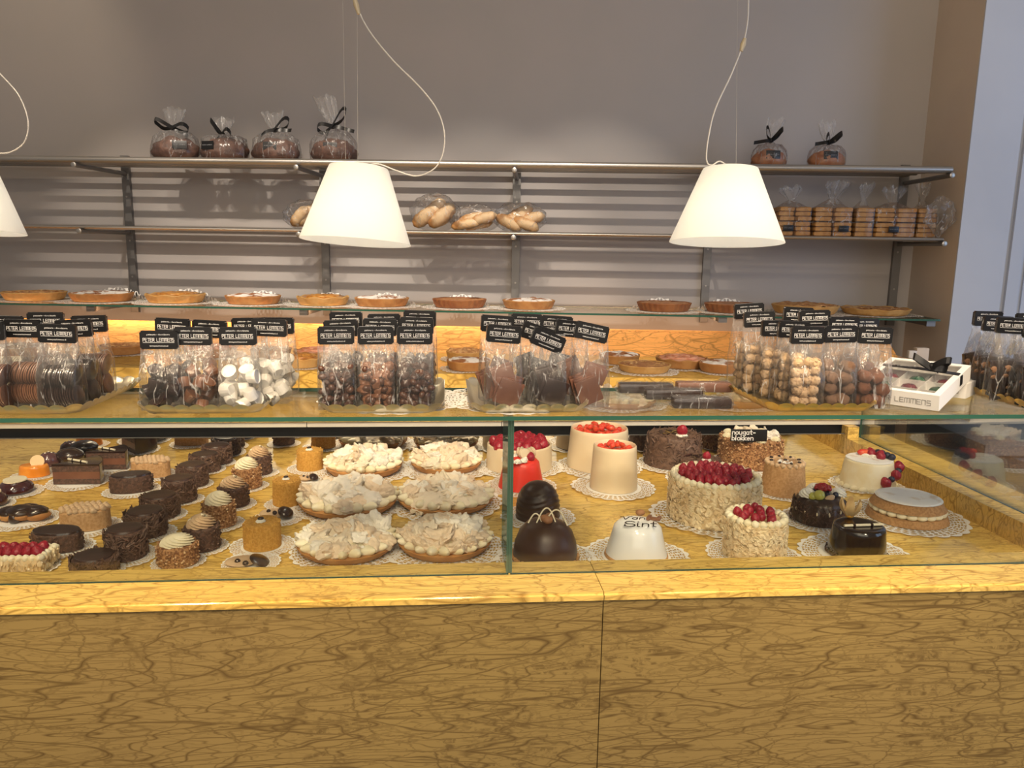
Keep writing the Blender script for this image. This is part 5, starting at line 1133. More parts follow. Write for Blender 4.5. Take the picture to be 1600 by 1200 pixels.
# ================================================================== TARTS
def curled(k):
    prof = [(0, 0), (0.5, 0), (0.62, 0)]+[(0.62+0.38*i/8, 0.0) for i in range(1, 9)]
    def fn(r, z, a): return r*(1+max(0, (r-.66)/.34)*0.03*(2*abs(math.sin((11+k)*a))-1)), z
    mb = MB().lathe(prof, 176, fn); mb.v = [Vector((v.x*(1-.2*max(0, v.y-.5)), v.y if v.y < .62 else .62+(v.y-.62)*.35, max(0, v.y-.6)*.7)) for v in mb.v]
    return mb.mesh('paper_doily', LACE, 60)
CURL = curled(0)
def tart(nm, lab, c, r, h, kind, grp, g, rz=0):
    crust = {'apple': CRUSTP, 'sugar': CRUST, 'fluted': CRUSTD, 'crumble': CRUSTP, 'lattice': CRUSTP, 'pale': CRUSTP, 'pink': CRUST, 'brown': CRUST}[kind]
    fl = 1.0 if kind == 'fluted' else .25
    t = thing(nm, lab, 'tart', c, rz, grp)
    def fn(rr, z, a): return rr*(1+fl*.035*abs(math.sin(14*a))*(1 if rr > r*.8 else 0)), z*(1+(.08*math.sin(a*9)*(1 if kind in ('apple', 'lattice', 'pink') else .2) if rr > r*.85 else 0))
    ob('crust', MB().lathe([(0, 0), (r*.86, 0), (r*.93, h*.35), (r*.985, h*.8), (r, h*.9), (r*.985, h*.97), (r*.94, h*.97), (r*.91, h*.8), (0, h*.78)], 112, fn).mesh('crust', crust, 45), t)
    fm = {'apple': APPLE, 'sugar': SUGARB, 'fluted': FILLB, 'crumble': CRUMBLE, 'lattice': FILLB, 'pale': FILLB, 'pink': PINKF, 'brown': FILLB}[kind]
    amp = {'sugar': .10, 'crumble': .2, 'apple': .12}.get(kind, .07)
    prof = [(r*.92, h*.80)]+[(r*.92*math.cos(k*PI/2/9), h*(.86+(.30 if kind in ('sugar', 'crumble') else .12)*math.sin(k*PI/2/9))) for k in range(1, 9)]+[(0, h*(1.16 if kind in ('sugar', 'crumble') else .98))]
    sd = g.random()*40
    ob('filling', MB().lathe(prof, 72, lambda rr, z, a: (rr, z+h*amp*2*noise.noise(Vector((rr*math.cos(a), rr*math.sin(a), sd))*(3.2/r)))).mesh('filling', fm, 60), t)
    if kind in ('apple', 'pink'):
        mb = MB()
        for q in range(12):
            a = q*2*PI/12; mb.blob(2, TR(r*.52*math.cos(a), r*.52*math.sin(a), h*.98, rz=a+PI/2, ry=.1, s=(r*.30, r*.13, h*.2)))
        for q in range(5): a = q*2*PI/5; mb.blob(2, TR(r*.2*math.cos(a), r*.2*math.sin(a), h*1.02, rz=a, s=(r*.2, r*.1, h*.18)))
        ob('fruit_slices', mb.mesh('fruit_slices', APPLE if kind == 'apple' else PINKF, 60), t)
    if kind in ('lattice', 'pale', 'brown'):
        mb = MB()
        for q in range(40):
            a = q*2.4; rr = r*.8*math.sqrt((q+.5)/40); mb.blob(1, TR(rr*math.cos(a), rr*math.sin(a), h*.95, rz=g.random()*6, rx=rnd(-.5, .5, g), s=(r*.12, r*.06, h*.07)), .3, 2, q)
        ob('almond_topping', mb.mesh('almond_topping', mat('toasted_almonds', (.66, .42, .19), (.48, .25, .09), rough=.6, scale=60), 40), t)
    if kind == 'sugar':
        mb = MB()
        for q in range(7): mb.tube([(r*.8*math.cos(q*.9)*s, r*.8*math.sin(q*.9)*s, h*(1.14-.18*s*s)) for s in [-1+2*j/8 for j in range(9)]], r*.035, 6, flat=.6)
        ob('pastry_lattice', mb.mesh('pastry_lattice', SUGARB, 50), t)
    return t
TG = 'tarts in a row on the glass shelf'
for i, (px, wd, yb, kind, lab, cu) in enumerate((
 (55, 90, 468, 'pale', 'leftmost almond tart on the glass shelf, near the left edge', 0),
 (160, 92, 470, 'sugar', 'sugar-dusted tart on the glass shelf left of the first upright', 1),
 (275, 88, 473, 'apple', 'yellow fruit tart on the glass shelf, right of the first upright', 1),
 (396, 84, 474, 'sugar', 'sugar-dusted tart on the glass shelf between two yellow fruit tarts', 1),
 (505, 80, 477, 'apple', 'yellow fruit tart on the glass shelf, below the middle lamp', 1),
 (597, 84, 479, 'sugar', 'sugar-dusted tart on the glass shelf, immediately left of a dark fluted tart', 1),
 (718, 82, 481, 'fluted', 'dark fluted tart left of the centre upright', 1),
 (826, 82, 482, 'sugar', 'sugar-dusted tart at the foot of the centre upright', 0),
 (1037, 82, 485, 'fluted', 'dark fluted tart left of the right lamp', 1),
 (1145, 86, 486, 'fluted', 'dark fluted tart under the right lamp', 1),
 (1257, 100, 489, 'crumble', 'wide crumble tart on the glass shelf behind the almond bags', 0),
 (1367, 102, 491, 'lattice', 'flat wide brown tart, rightmost on the glass shelf', 0))):
    g = random.Random(i+200); c = wplace(px, yb, .19); dp = depth(c); r = wd/2*dp/1200; c.z = GSZ+.0022
    r = min(r, .128)
    tart('tart', lab, (c.x, c.y, GSZ+.0030), r, .033 if kind != 'lattice' else .025, kind, TG, g, g.random()*6)
    rd = min(.168, r*1.42)
    o = doily(c.x, c.y, GSZ, rd, lab, rz=B if cu else None, group='lace paper doilies on the glass shelf')
    if cu: o.data = CURL
# small price tags clipped under shelf edge omitted; tarts on the raised ledge
for i, (px, wd, yb, yt, kind, lab) in enumerate((
 (192, 66, 557, 533, 'brown', 'brown tart on the marble ledge, between the first two bag trays'),
 (30, 80, 560, 535, 'sugar', 'sugar-dusted tart on the marble ledge behind the leftmost bags'),
 (330, 80, 562, 538, 'pink', 'pink fruit tart on the marble ledge behind the chocolate cup bags'),
 (424, 62, 563, 540, 'brown', 'small brown tart on the marble ledge, right of the white chocolate cups'),
 (495, 70, 566, 541, 'pink', 'pink fruit tart on the marble ledge behind the pale tart'),
 (470, 62, 579, 553, 'apple', 'pale fruit tart at the front of the marble ledge, left of the cluster bags'),
 (727, 60, 566, 545, 'crumble', 'crumble tart on the marble ledge behind a sugar-dusted tart'),
 (732, 68, 583, 556, 'sugar', 'sugar-dusted tart at the front of the marble ledge, left of the slab bags'),
 (967, 64, 572, 547, 'sugar', 'sugar-dusted tart on the marble ledge, right of the slab bags'),
 (1064, 80, 579, 551, 'pink', 'pink fruit tart on the marble ledge, left of the almond bags'),
 (1006, 82, 587, 563, 'pale', 'pale crust almond tart at the front of the marble ledge'),
 (1124, 66, 586, 561, 'sugar', 'sugar-dusted tart on the marble ledge behind the almond bags'))):
    g = random.Random(i+300); c, r, h = place(px, wd, yb, yt, RZ)
    q = Matrix.Rotation(-B, 3, 'Z') @ (c-WO); v = min(max(-q.y, .405+r*1.05), .90-r); c = WW(q.x, v, 0)
    tart('tart', lab, (c.x, c.y, RZ+.0030), r, min(h, .030), kind, 'tarts on the marble ledge', g, g.random()*6)
    rd = r*1.3; v2 = max(v, .405+rd); cc = WW(q.x, min(v2, .91-rd*.9), 0)
    doily(cc.x, cc.y, RZ+.0002*(i % 3), rd, lab, group='lace paper doilies on the marble ledge')
# meringue pies on the worktop
for i, (px, wd, yb, yt, lab) in enumerate(((968, 112, 643, 596, 'left meringue cream pie on the back worktop seen through the top glass'), (1150, 112, 641, 590, 'right meringue cream pie on the back worktop seen through the top glass'))):
    g = random.Random(i+400); c, r, h = place(px, wd, yb, yt, WZ); t = thing('meringue_pie', lab, 'pie', (c.x, c.y, WZ+.0022), 0, 'meringue cream pies on the back worktop'); k_merpie(t, r, min(h, .08), g)
    doily(c.x, c.y, WZ, r*1.25, lab)

# ================================================================== TOP GLASS: TRAYS, BAGS, BOXES
def tray(u0, u1, v0, v1, mt, lab):
    cx, cy = (u0+u1)/2, (v0+v1)/2; w_, d = (u1-u0)/2, (v1-v0)/2
    t = thing('foil_tray', lab, 'tray', CW(cx, cy, GT+.0003), A, 'scalloped gold foil trays on the glass top')
    def outline(ox, n=640, rc=.03):
        pts = []; W_, D = w_-rc, d-rc; per = [(W_, D, 0), (-W_, D, 90), (-W_, -D, 180), (W_, -D, 270)]
        for x, y, a0 in per:
            for k in range(9): a = math.radians(a0+90*k/8); pts.append((x, y, math.cos(a), math.sin(a)))
        res = []; tot = 0; P = [Vector((x+rc*c, y+rc*s)) for x, y, c, s in pts]; Nn = [Vector((c, s)) for x, y, c, s in pts]; m = len(P)
        L_ = [(P[(i+1) % m]-P[i]).length for i in range(m)]; T = sum(L_)
        for k in range(n):
            s = T*k/n; i = 0
            while s > L_[i]: s -= L_[i]; i += 1
            f = s/L_[i] if L_[i] > 1e-9 else 0; p = P[i].lerp(P[(i+1) % m], f); q = Nn[i].lerp(Nn[(i+1) % m], f).normalized(); res.append((p+q*ox, T*k/n/T))
        return res
    n = 640; waves = round((w_+d)*4/.0235)
    rings = []
    for ox, z, am in ((-.014, .0, 0), (-.010, .0006, 0), (-.004, .006, .15), (.0, .011, .7), (.003, .0155, 1), (.0045, .0160, 1), (.0035, .0150, 1), (-.001, .010, .7), (-.005, .006, .15), (-.011, .0018, 0), (-.015, .0015, 0)):
        rings.append([(p.x+(0), p.y, z+am*.0042*(abs(math.cos(PI*s*waves))**.7-.6)) for p, s in outline(ox, n)])
    vs = [q for r_ in rings for q in r_]; fs = []
    for a in range(len(rings)-1):
        for i in range(n): j = (i+1) % n; fs.append((a*n+i, a*n+j, (a+1)*n+j, (a+1)*n+i))
    fs.append(list(range(n))[::-1]); fs.append([(len(rings)-1)*n+i for i in range(n)])
    ob('scalloped_board', MB().add(vs, fs).mesh('scalloped_board', mt, 50), t); return t
def UG(px, py=652): return toC(PZ(px, py, GT)).x
V0, V1 = .003, .258
TRAYS = [(UG(-62), UG(120), SILVT, 'pale gold scalloped foil tray with the chocolate disc bags, leftmost'), (UG(206), UG(407), SILVT, 'pale gold scalloped foil tray under the chocolate cup bags'),
 (UG(495), UG(690), SILVT, 'pale gold scalloped foil tray under the nine chocolate cluster bags'), (UG(738), UG(924), SILVT, 'pale gold scalloped foil tray under the chocolate slab bags'),
 (UG(1213), UG(1392), GOLDT, 'bright gold scalloped foil tray under the almond and truffle bags'), (UG(1640), UG(1640)+.17, GOLDT, 'gold scalloped foil tray under the nut slab bags at the right edge')]
for u0, u1, m, lb in TRAYS: tray(u0, u1, V0, V1, m, lb)
for k in (2, 3):
    u0, u1 = TRAYS[k][:2]; cc = CW((u0+u1)/2+(.012 if k == 2 else -.02), .13, 0); dd = doily(cc.x, cc.y, GT-.0015, .125, TRAYS[k][3].replace('pale gold scalloped ', ''), tilt=None)
    dd.location.z = GT+.0001; dd.scale = (.125, .125, .03)
# piece meshes
def jitmesh(nm, mt, f, sm=50): return f(MB()).mesh(nm, mt, sm)
DISC = {}
for key, m in (('dark', CHOC_D), ('milk', CHOC_M), ('white', CHOC_W)):
    DISC[key] = MB().lathe([(0, 0), (.0165, 0), (.0185, .0006), (.0185, .0022), (.0165, .0028), (.008, .0022), (0, .0022)], 28).mesh('chocolate_disc', m)
def cupmesh(m): return MB().lathe([(0, 0), (.0095, 0), (.0105, .001), (.0135, .017), (.0138, .0185), (.0125, .019), (.0115, .0175), (0, .0170)], 65, lambda r, z, a: (r*(1+.014*math.cos(13*a)), z)).mesh('chocolate_cup', m)
CUP = {'dark': cupmesh(CHOC_D), 'milk': cupmesh(CHOC_M), 'white': cupmesh(mat('white_cup', (.84, .81, .74), rough=.35))}
def lumps(nm, mt, n=4, amp=.45, fr=1.7, sub=3): return [MB().blob(sub, TR(), amp, fr, k+ord(nm[0])).mesh(nm, mt, 40) for k in range(n)]
def nutlump(k):
    mb = MB().blob(3, TR(s=.92), .2, 1.6, k); g = random.Random(k)
    for q in range(26):
        z = 1-2*(q+.5)/26; rr = math.sqrt(1-z*z); a = q*2.4; d = Vector((rr*math.cos(a), rr*math.sin(a), z))
        M = Matrix.Translation(d*.93) @ d.to_track_quat('Z', 'Y').to_matrix().to_4x4() @ TR(rx=rnd(-.5, .5, g), ry=rnd(-.5, .5, g), rz=rnd(0, 6, g), s=(.30, .20, .07)); mb.blob(1, M)
    return mb
ALMROCK = [nutlump(k).mesh('almond_rock', mat('almond_rocks', (.64, .48, .29), (.36, .20, .10), rough=.65, scale=45, lo=.45, hi=.58), 40) for k in range(4)]
CLD, CLM = lumps('nut_cluster', mat('dark_cluster', (.045, .018, .010), (.075, .03, .018), rough=.3, scale=60)), lumps('nut_cluster', mat('milk_cluster', (.19, .08, .04), (.27, .12, .06), rough=.35, scale=60))
CLW = lumps('nut_cluster', CHOC_W, 1)
TRU, COC = lumps('truffle', TRUF, 3, .2, 2.2), lumps('cocoa_truffle', COCOA, 3, .22, 2.0)
BEAN = MB().blob(2, TR(s=(.0065, .0052, .005))).mesh('nut', mat('chocolate_nut', (.10, .04, .02), rough=.25, coat=.3), 60)
SLAB = {k: MB().rbox(.046, .0065, .046, .002).mesh('chocolate_slab', m) for k, m in (('dark', CHOC_D), ('milk', CHOC_S))}
def nutslab():
    mb = MB().rbox(.040, .009, .058, .002); g = random.Random(3); f = [0]*len(mb.f)
    for k in range(34):
        n0 = len(mb.f); mb.blob(1, TR(rnd(-.017, .017, g), (-.0045 if k % 2 else .0045), rnd(.004, .054, g), rx=g.random(), rz=g.random()*3, s=(.0055, .0025, .004))); f += [1+(k % 3 == 0)]*(len(mb.f)-n0)
    mb.m = f; return mb.mesh('nut_slab', [CHOC_D, mat('pecan_nut', (.28, .12, .05), (.36, .18, .08), rough=.6, scale=80), mat('pale_hazelnut', (.50, .30, .15), rough=.6)], 40)
NSL = nutslab()
def bagmesh(k):
    w_, d, h = .0315, .0225, .14; n0 = k*7.7; vs = []; fs = []; seg = 48; lev = 22
    for j in range(lev+1):
        t = j/lev; z = h*t; dd = d*(1-.90*min(1, max(0, (t-.42)/.34))**1.1); ww = w_*(1-.08*t)*(.96+.04*min(1, t*8))
        for i in range(seg):
            a = 2*PI*i/seg; c_, s_ = math.cos(a), math.sin(a); e = .32
            x = ww*math.copysign(abs(c_)**e, c_); y = dd*math.copysign(abs(s_)**e, s_)
            amp = .0022*min(1, t*4)*(1 if t < .68 else max(.12, (.80-t)/.12))
            nn = noise.noise(Vector((x*55, z*28+y*30, n0)))+.6*noise.noise(Vector((x*150, z*35, n0+3)))
            vs.append((x+amp*.5*noise.noise(Vector((z*60, n0, y*40))), y+amp*nn*(1 if abs(s_) > .4 else .4), z))
    for j in range(lev):
        for i in range(seg): i2 = (i+1) % seg; fs.append((j*seg+i, j*seg+i2, (j+1)*seg+i2, (j+1)*seg+i))
    fs.append(list(range(seg))[::-1])
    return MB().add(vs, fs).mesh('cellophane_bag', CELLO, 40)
BAGM = [bagmesh(k) for k in range(4)]
HW, HH = .057, .0285
def headermesh():
    bm = bmesh.new(); bmesh.ops.create_cube(bm, size=1)
    for v in bm.verts: v.co = Vector((v.co.x*HW, v.co.y*.0078, v.co.z*HH-HH/2))
    es = [e for e in bm.edges if all(v.co.z < -HH*.9 for v in e.verts) is False and abs(e.verts[0].co.y-e.verts[1].co.y) > .001]
    es = [e for e in bm.edges if abs(e.verts[0].co.y-e.verts[1].co.y) > .001]
    bmesh.ops.bevel(bm, geom=es, offset=.0022, segments=3, affect='EDGES'); bm.verts.index_update()
    mb = MB().add([v.co.copy() for v in bm.verts], [[v.index for v in f.verts] for f in bm.faces]); bm.free()
    return mb.mesh('header_card', BLACK, 40)
HDR = headermesh(); HTXT = pltext(.047, -.0041, -.0138, WHITEINK, 1.6)
bagn = [0]
def bag(hx, hy, v, tilt, kind, col, lab, grp):
    bagn[0] += 1; k = bagn[0]; g = random.Random(k+500)
    p = PC(hx, hy, v); base = GT+.0025; h = p.z+HH/2-base-.001
    t = thing('chocolate_bag', lab, 'bag of chocolates', (p.x, p.y, base), A+rnd(-.12, .12, g), grp)
    ob('cellophane_bag', BAGM[k % 4], t, TR(s=(1, 1, (h-.004)/.14)))
    hd = ob('header_card', HDR, t, Matrix.Translation((0, 0, h-HH/2)) @ Matrix.Rotation(math.radians(tilt), 4, 'Y') @ Matrix.Translation((0, 0, HH/2)) @ Matrix.Rotation(rnd(-.05, .05, g), 4, 'Z'))
    ob('lettering', HTXT, hd)
    X, Y = .0255, .0175
    if kind == 'discs':
        for lay in range(2):
            z = .0195+lay*.033
            for q in range(13):
                x = (q-6)*.0036; ob('chocolate_disc', DISC[col], t, TR(x, rnd(-.0015, .0015, g), z, ry=PI/2+.22*(1 if lay else -1)+rnd(-.04, .04, g)))
    elif kind == 'cups':
        for q in range(11):
            lay = q//4; a = q*2.1
            x = (-1 if q % 2 else 1)*.0125+rnd(-.002, .002, g); y = (-1 if (q//2) % 2 else 1)*.0085
            z = .0115+lay*.0195
            ob('chocolate_cup', CUP[col], t, TR(x, y, z, rx=rnd(0, 3.1, g), ry=rnd(-.9, .9, g), rz=rnd(0, 6, g), s=.86))
    elif kind == 'cluster':
        pool = {'dark': CLD, 'milk': CLM, 'mixed': CLD}[col]
        for q in range(34):
            lay = q//6; x = ((q % 3)-1)*.0165+rnd(-.003, .003, g); y = (-1 if (q//3) % 2 else 1)*.009+rnd(-.002, .002, g); z = .008+lay*.0115
            s = rnd(.0062, .0092, g); m = CLW[0] if (col == 'mixed' and q in (1, 2)) else pool[q % 4]
            ob('nut_cluster', m, t, TR(x, y-(.003 if m is CLW[0] else 0), z, rx=g.random()*6, ry=g.random()*6, s=(s*1.2, s, s*.8)))
        for q in range(22): ob('chocolate_nut', BEAN, t, TR(rnd(-X, X, g), (-1 if q % 3 else 1)*rnd(.012, .0165, g), rnd(.006, .07, g), rx=g.random()*6, ry=g.random()*6))
    elif kind == 'slabs':
        for q in range(5):
            ob('chocolate_slab', SLAB[col], t, TR(rnd(-.004, .004, g), -.0135+q*.0068, .006+q*.0015, ry=rnd(.12, .42, g)*(1 if k % 2 else -1), rx=.08, s=(.88, .9, .95)) @ TR(0, 0, .0))
            if q < 2: ob('chocolate_slab', SLAB[col], t, TR(.002, -.008+q*.008, .040+q*.004, ry=.3*(-1 if k % 2 else 1)+rnd(-.1, .1, g), rx=.1, s=(.8, .9, .62)))
    elif kind == 'rocks':
        for q in range(24):
            lay = q//5; x = (-1, 1, 0, -.55, .55)[q % 5]*.0145+rnd(-.003, .003, g); y = (-1, -1, -1.1, 1, 1)[q % 5]*.0085+rnd(-.002, .002, g)
            s = rnd(.0085, .0120, g); ob('almond_rock', ALMROCK[q % 4], t, TR(x, y, .012+lay*.0165+rnd(-.003, .004, g)*(lay > 0), rx=g.random()*6, ry=g.random()*6, s=s))
    elif kind in ('truffles', 'cocoa'):
        pool = TRU if kind == 'truffles' else COC
        for q in range(15 if kind == 'truffles' else 12):
            lay = q//4; x = (-1 if q % 2 else 1)*.0125+rnd(-.004, .004, g)+(.006 if lay % 2 else -.004)*(-1 if q % 2 else 1)*.5; y = (-1 if (q//2) % 2 else 1)*.0085
            s = rnd(.0100, .0132, g); ob('truffle', pool[q % 3], t, TR(x, y, .012+lay*.0188+rnd(-.002, .003, g)*(lay > 0), rx=g.random()*6, ry=g.random()*6, s=s))
    elif kind == 'nutslabs':
        for q in range(3): ob('nut_slab', NSL, t, TR(rnd(-.004, .004, g), -.012+q*.012, .002, ry=rnd(-.2, .2, g), s=(1.1, 1, 1.25)))
    return t
BG = {'d': 'bags of chocolate discs', 'c': 'bags of chocolate cups', 'n': 'bags of chocolate nut clusters', 's': 'bags of chocolate slabs', 'r': 'bags of almond rocks', 't': 'bags of truffles', 'k': 'bags of nut slabs'}
for a in (
 (-24, 516, .05, 0, 'discs', 'milk', 'bag of milk chocolate discs at the left edge, front row of the leftmost tray', 'd'),
 (90, 520, .045, 1, 'discs', 'dark', 'front bag of dark chocolate discs, its header lowest on the leftmost tray', 'd'),
 (36, 512, .075, 0, 'discs', 'milk', 'bag of milk chocolate discs beside the front dark disc bag, leftmost tray', 'd'),
 (8, 506, .135, 1, 'discs', 'white', 'bag of white chocolate discs on the leftmost tray', 'd'),
 (116, 512, .105, -3, 'discs', 'dark', 'bag of dark chocolate discs, second row of the leftmost tray', 'd'),
 (72, 500, .17, 0, 'discs', 'milk', 'bag of milk chocolate discs, middle of the back row on the leftmost tray', 'd'),
 (140, 505, .17, -2, 'discs', 'milk', 'rearmost right bag of milk chocolate discs on the leftmost tray', 'd'),
 (249, 530, .05, 0, 'cups', 'dark', 'front left bag of dark chocolate cups, header lowest of that tray', 'c'),
 (302, 524, .062, 1, 'cups', 'milk', 'front bag of milk chocolate cups, between dark and white ones', 'c'),
 (372, 524, .05, 0, 'cups', 'white', 'front bag of white chocolate cups with a shiny header', 'c'),
 (270, 510, .115, 2, 'cups', 'dark', 'rear bag of dark chocolate cups behind the front dark one', 'c'),
 (328, 513, .12, 2, 'cups', 'milk', 'rear bag of milk chocolate cups behind the front milk one', 'c'),
 (389, 509, .125, -2, 'cups', 'white', 'bag of white chocolate cups directly behind the front white one', 'c'),
 (421, 511, .10, 2, 'cups', 'white', 'bag of white chocolate cups at the right side of its tray', 'c'),
 (434, 508, .18, 0, 'cups', 'white', 'rearmost right bag of white chocolate cups', 'c'),
 (525, 523, .05, 0, 'cluster', 'mixed', 'front left bag of dark nut clusters with white pieces', 'n'),
 (587, 523, .05, 0, 'cluster', 'milk', 'front centre bag of milk chocolate nut clusters', 'n'),
 (648, 523, .05, 1, 'cluster', 'dark', 'front right bag of dark chocolate nut clusters', 'n'),
 (533, 512, .11, -3, 'cluster', 'dark', 'second-row left bag of dark nut clusters', 'n'),
 (594, 510, .11, 2, 'cluster', 'milk', 'second-row centre bag of milk nut clusters', 'n'),
 (651, 508, .11, 1, 'cluster', 'dark', 'second-row right bag of dark nut clusters', 'n'),
 (541, 499, .17, -2, 'cluster', 'dark', 'back-row left bag of dark nut clusters', 'n'),
 (600, 502, .17, 0, 'cluster', 'milk', 'back-row centre bag of milk nut clusters', 'n'),
 (656, 497, .17, 1, 'cluster', 'dark', 'back-row right bag of dark nut clusters', 'n'),
 (787, 521, .05, 5, 'slabs', 'milk', 'front left bag of milk chocolate slabs', 's'),
 (777, 505, .12, 4, 'slabs', 'milk', 'rear left bag of milk chocolate slabs', 's'),
 (856, 531, .05, 22, 'slabs', 'dark', 'front bag of dark chocolate slabs with a strongly tilted header', 's'),
 (840, 520, .105, 18, 'slabs', 'dark', 'second bag of dark chocolate slabs with a tilted header', 's'),
 (823, 502, .175, 2, 'slabs', 'dark', 'rear bag of dark chocolate slabs with a level header', 's'),
 (924, 518, .065, 12, 'slabs', 'milk', 'rightmost bag of milk chocolate slabs, header tilted', 's'),
 (893, 513, .125, 6, 'slabs', 'milk', 'bag of milk chocolate slabs behind the rightmost slab bag', 's'),
 (870, 505, .185, 3, 'slabs', 'dark', 'rearmost right bag of dark chocolate slabs', 's'),
 (1261, 523, .045, 0, 'rocks', '', 'front bag of almond rocks on the bright gold tray', 'r'),
 (1313, 521, .055, -1, 'truffles', '', 'front bag of dusted truffles on the bright gold tray', 't'),
 (1367, 523, .05, 1, 'cocoa', '', 'bag of dark cocoa truffles at the right front of the bright gold tray', 't'),
 (1240, 514, .09, 2, 'rocks', '', 'second bag of almond rocks counted from the front', 'r'),
 (1213, 512, .135, 0, 'rocks', '', 'third bag of almond rocks counted from the front', 'r'),
 (1186, 498, .18, -3, 'rocks', '', 'fourth bag of almond rocks counted from the front', 'r'),
 (1170, 485, .225, -4, 'rocks', '', 'rearmost left bag of almond rocks, header highest', 'r'),
 (1318, 507, .115, 1, 'truffles', '', 'second-row bag of dusted truffles', 't'),
 (1272, 496, .155, -2, 'truffles', '', 'third-row bag of dusted truffles', 't'),
 (1247, 491, .215, 2, 'truffles', '', 'rearmost bag of dusted truffles beside the almond rocks', 't'),
 (1350, 509, .16, 1, 'cocoa', '', 'rear bag of dark cocoa truffles', 't'),
 (1543, 497, .20, 1, 'nutslabs', '', 'leftmost and rearmost bag of nut slabs near the right edge', 'k'),
 (1559, 505, .15, 2, 'nutslabs', '', 'second bag of nut slabs from the left near the right edge', 'k'),
 (1582, 508, .10, 2, 'nutslabs', '', 'third bag of nut slabs from the left near the right edge', 'k'),
 (1611, 500, .17, -2, 'nutslabs', '', 'rear bag of nut slabs cut by the right edge', 'k'),
 (1622, 517, .05, 8, 'nutslabs', '', 'front bag of nut slabs cut by the right edge', 'k')):
    bag(*a[:7], BG[a[7]])
# chocolate bars in clear wrap lying on the glass
for i, (px, yb, wd, m, lab) in enumerate(((1010, 616, 86, CHOC_D, 'wrapped dark chocolate bar, rear left of four on the glass top'), (1101, 614, 86, CHOC_S, 'wrapped milk chocolate bar, rear right of four on the glass top'),
   (1054, 626, 90, CHOC_D, 'wrapped dark chocolate bar in the middle of the four'), (1098, 640, 92, CHOC_D, 'wrapped dark chocolate bar, nearest the front glass'))):
    p = PZ(px, yb, GT); w_ = wd*depth(p)/1200
    t = thing('chocolate_bar', lab, 'chocolate bar', (p.x, p.y+.014, GT+.0008), A-.07, 'wrapped chocolate bars on the glass top')
    ob('bar', MB().rbox(w_, .030, .018, .005).mesh('bar', m), t)
    mb = MB().rbox(w_*1.06, .034, .0205, .006, TR(0, 0, -.0004))
    for s in (-1, 1): mb.box(s*w_*.53-.004, s*w_*.53+.004, -.015, .015, .007, .0074)
    ob('clear_wrap', mb.mesh('clear_wrap', CELLO), t)
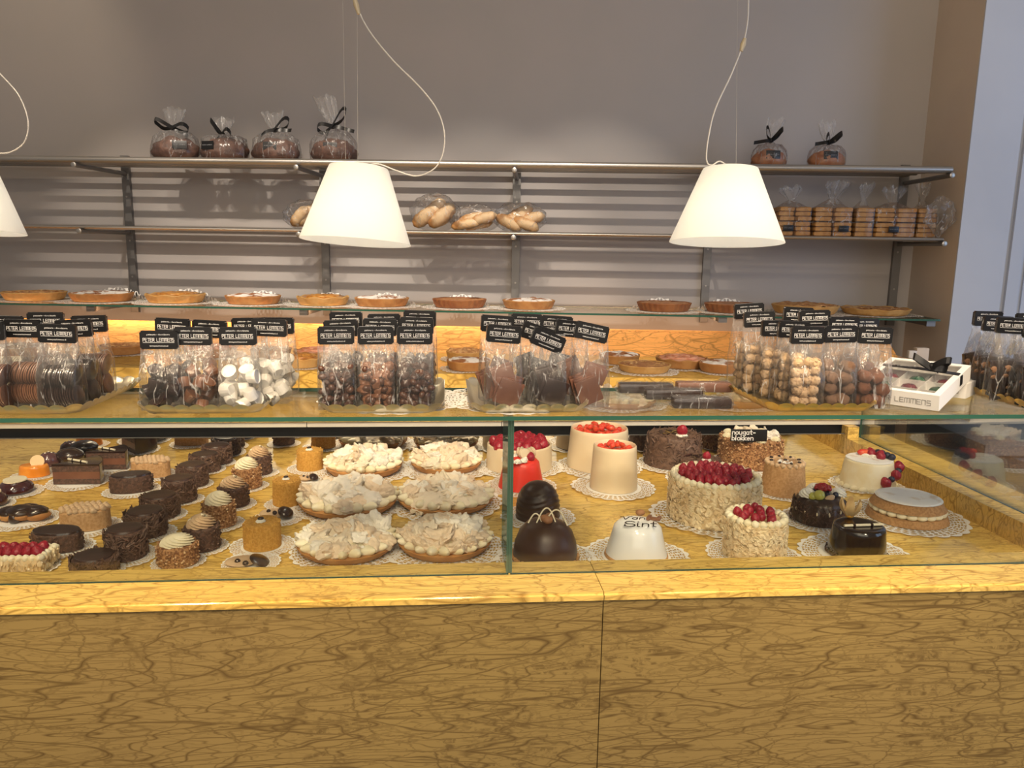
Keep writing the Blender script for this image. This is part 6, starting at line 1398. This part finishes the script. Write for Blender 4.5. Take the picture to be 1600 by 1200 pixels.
# gift boxes
p0 = Vector((0.722, 1.272, 0)); yaw = math.radians(-43.8); BW, BD = .140, .185
def gift(lab, loc, rz, tilt, items):
    t = thing('gift_box', lab, 'box of chocolates', loc, rz, 'white gift boxes of bonbons'); t.rotation_euler = Matrix.Rotation(rz, 3, 'Z').to_4x4().to_euler()
    t.rotation_euler = (Matrix.Rotation(rz, 3, 'Z') @ Matrix.Rotation(tilt, 3, 'X')).to_euler()
    S, D = BW, BD; hh = .026                                 # origin at front right bottom corner, box runs to -x, +y
    mb = MB().box(-S, 0, 0, D, 0, .0015)
    for (x0, x1, y0, y1) in ((-S, 0, 0, .0015), (-S, 0, D-.0015, D), (-S, -S+.0015, .0015, D-.0015), (-.0015, 0, .0015, D-.0015)): mb.box(x0, x1, y0, y1, .0015, hh)
    ob('box_base', mb.mesh('box_base', PAPERW, 0), t)
    mb = MB(); f = .011
    for (x0, x1, y0, y1) in ((-S, 0, 0, f), (-S, 0, D-f, D), (-S, -S+f, f, D-f), (-f, 0, f, D-f)): mb.box(x0, x1, y0, y1, hh, hh+.0015)
    ob('lid_frame', mb.mesh('lid_frame', PAPERW, 0), t)
    ob('window_film', MB().box(-S+f, -f, f, D-f, hh+.0001, hh+.0003).mesh('window_film', FILM, 0), t)
    ob('lettering', pltext(S*.74, -.0003, hh*.48, mat('silver_print', (.30, .29, .28), rough=.4), 1.15, False, Matrix.Translation((-S*.46, 0, 0))), t)
    mb = MB()
    for k in (1, 2): mb.box(-S*k/3-.0004, -S*k/3+.0004, .002, D-.002, .0015, .019)
    for k in (1, 2, 3): mb.box(-S+.002, -.002, D*k/4-.0004, D*k/4+.0004, .0015, .0185)
    ob('dividers', mb.mesh('dividers', PAPERW, 0), t)
    if items:
        gr = mat('green_bonbon', (.05, .16, .10), (.03, .10, .07), rough=.1, coat=.8, scale=120); pu = mat('plum_bonbon', (.20, .05, .07), (.14, .03, .05), rough=.1, coat=.8, scale=120)
        for r_ in range(3):
            for c_ in range(3):
                ob('bonbon', MB().lathe([(0, 0), (.0155, 0), (.016, .003), (.0145, .009), (.010, .0145), (0, .0165)], 28).mesh('bonbon', gr if (r_+c_) % 2 else pu, 50), t, TR(-S*(c_+.5)/3, D*(r_+.5)/4, .0017), 'glossy green bonbon' if (r_+c_) % 2 else 'glossy plum bonbon')
        z = hh+.0022
        mb = MB().strip([(-S-.0008, D*.72, z-.02), (-S-.0008, D*.72, z-.003), (-S+.004, D*.72, z), (-S*.5, D*.70, z+.001), (-.004, D*.67, z), (.0008, D*.67, z-.003), (.0008, D*.67, z-.02)], (0, .014, 0), .0003)
        rb = ob('ribbon', mb.mesh('ribbon', RIBBON, 40), t)
        tx = pltext(S*.42, 0, 0, GREYINK, 1.2, False, Matrix(((1, 0, 0, 0), (0, 0, 1, 0), (0, -1, 0, 0), (0, 0, 0, 1))))
        ob('ribbon_lettering', tx, rb, TR(-S*.76, D*.712, z+.0016))
        bow(t, -S*.36, D*.69, z+.008, .030, .012, ((.9, -.1), (.45, -.2)), ((-1, .55), (1.1, .5)))
    return t
FILM = glassmat('window_film', (.97, .97, .97), .35)
hy_ = Vector((-math.sin(yaw), math.cos(yaw), 0)); hx_ = Vector((math.cos(yaw), math.sin(yaw), 0))
b2 = p0+hy_*.165+hx_*.0
gift('white gift box lying flat under the ribboned one', (b2.x, b2.y, GT+.0006), yaw, 0, False)
gift('white windowed gift box with bonbons and black ribbon, leaning on another box', (p0.x, p0.y, GT+.0012), yaw, math.asin(.030/.165), True)
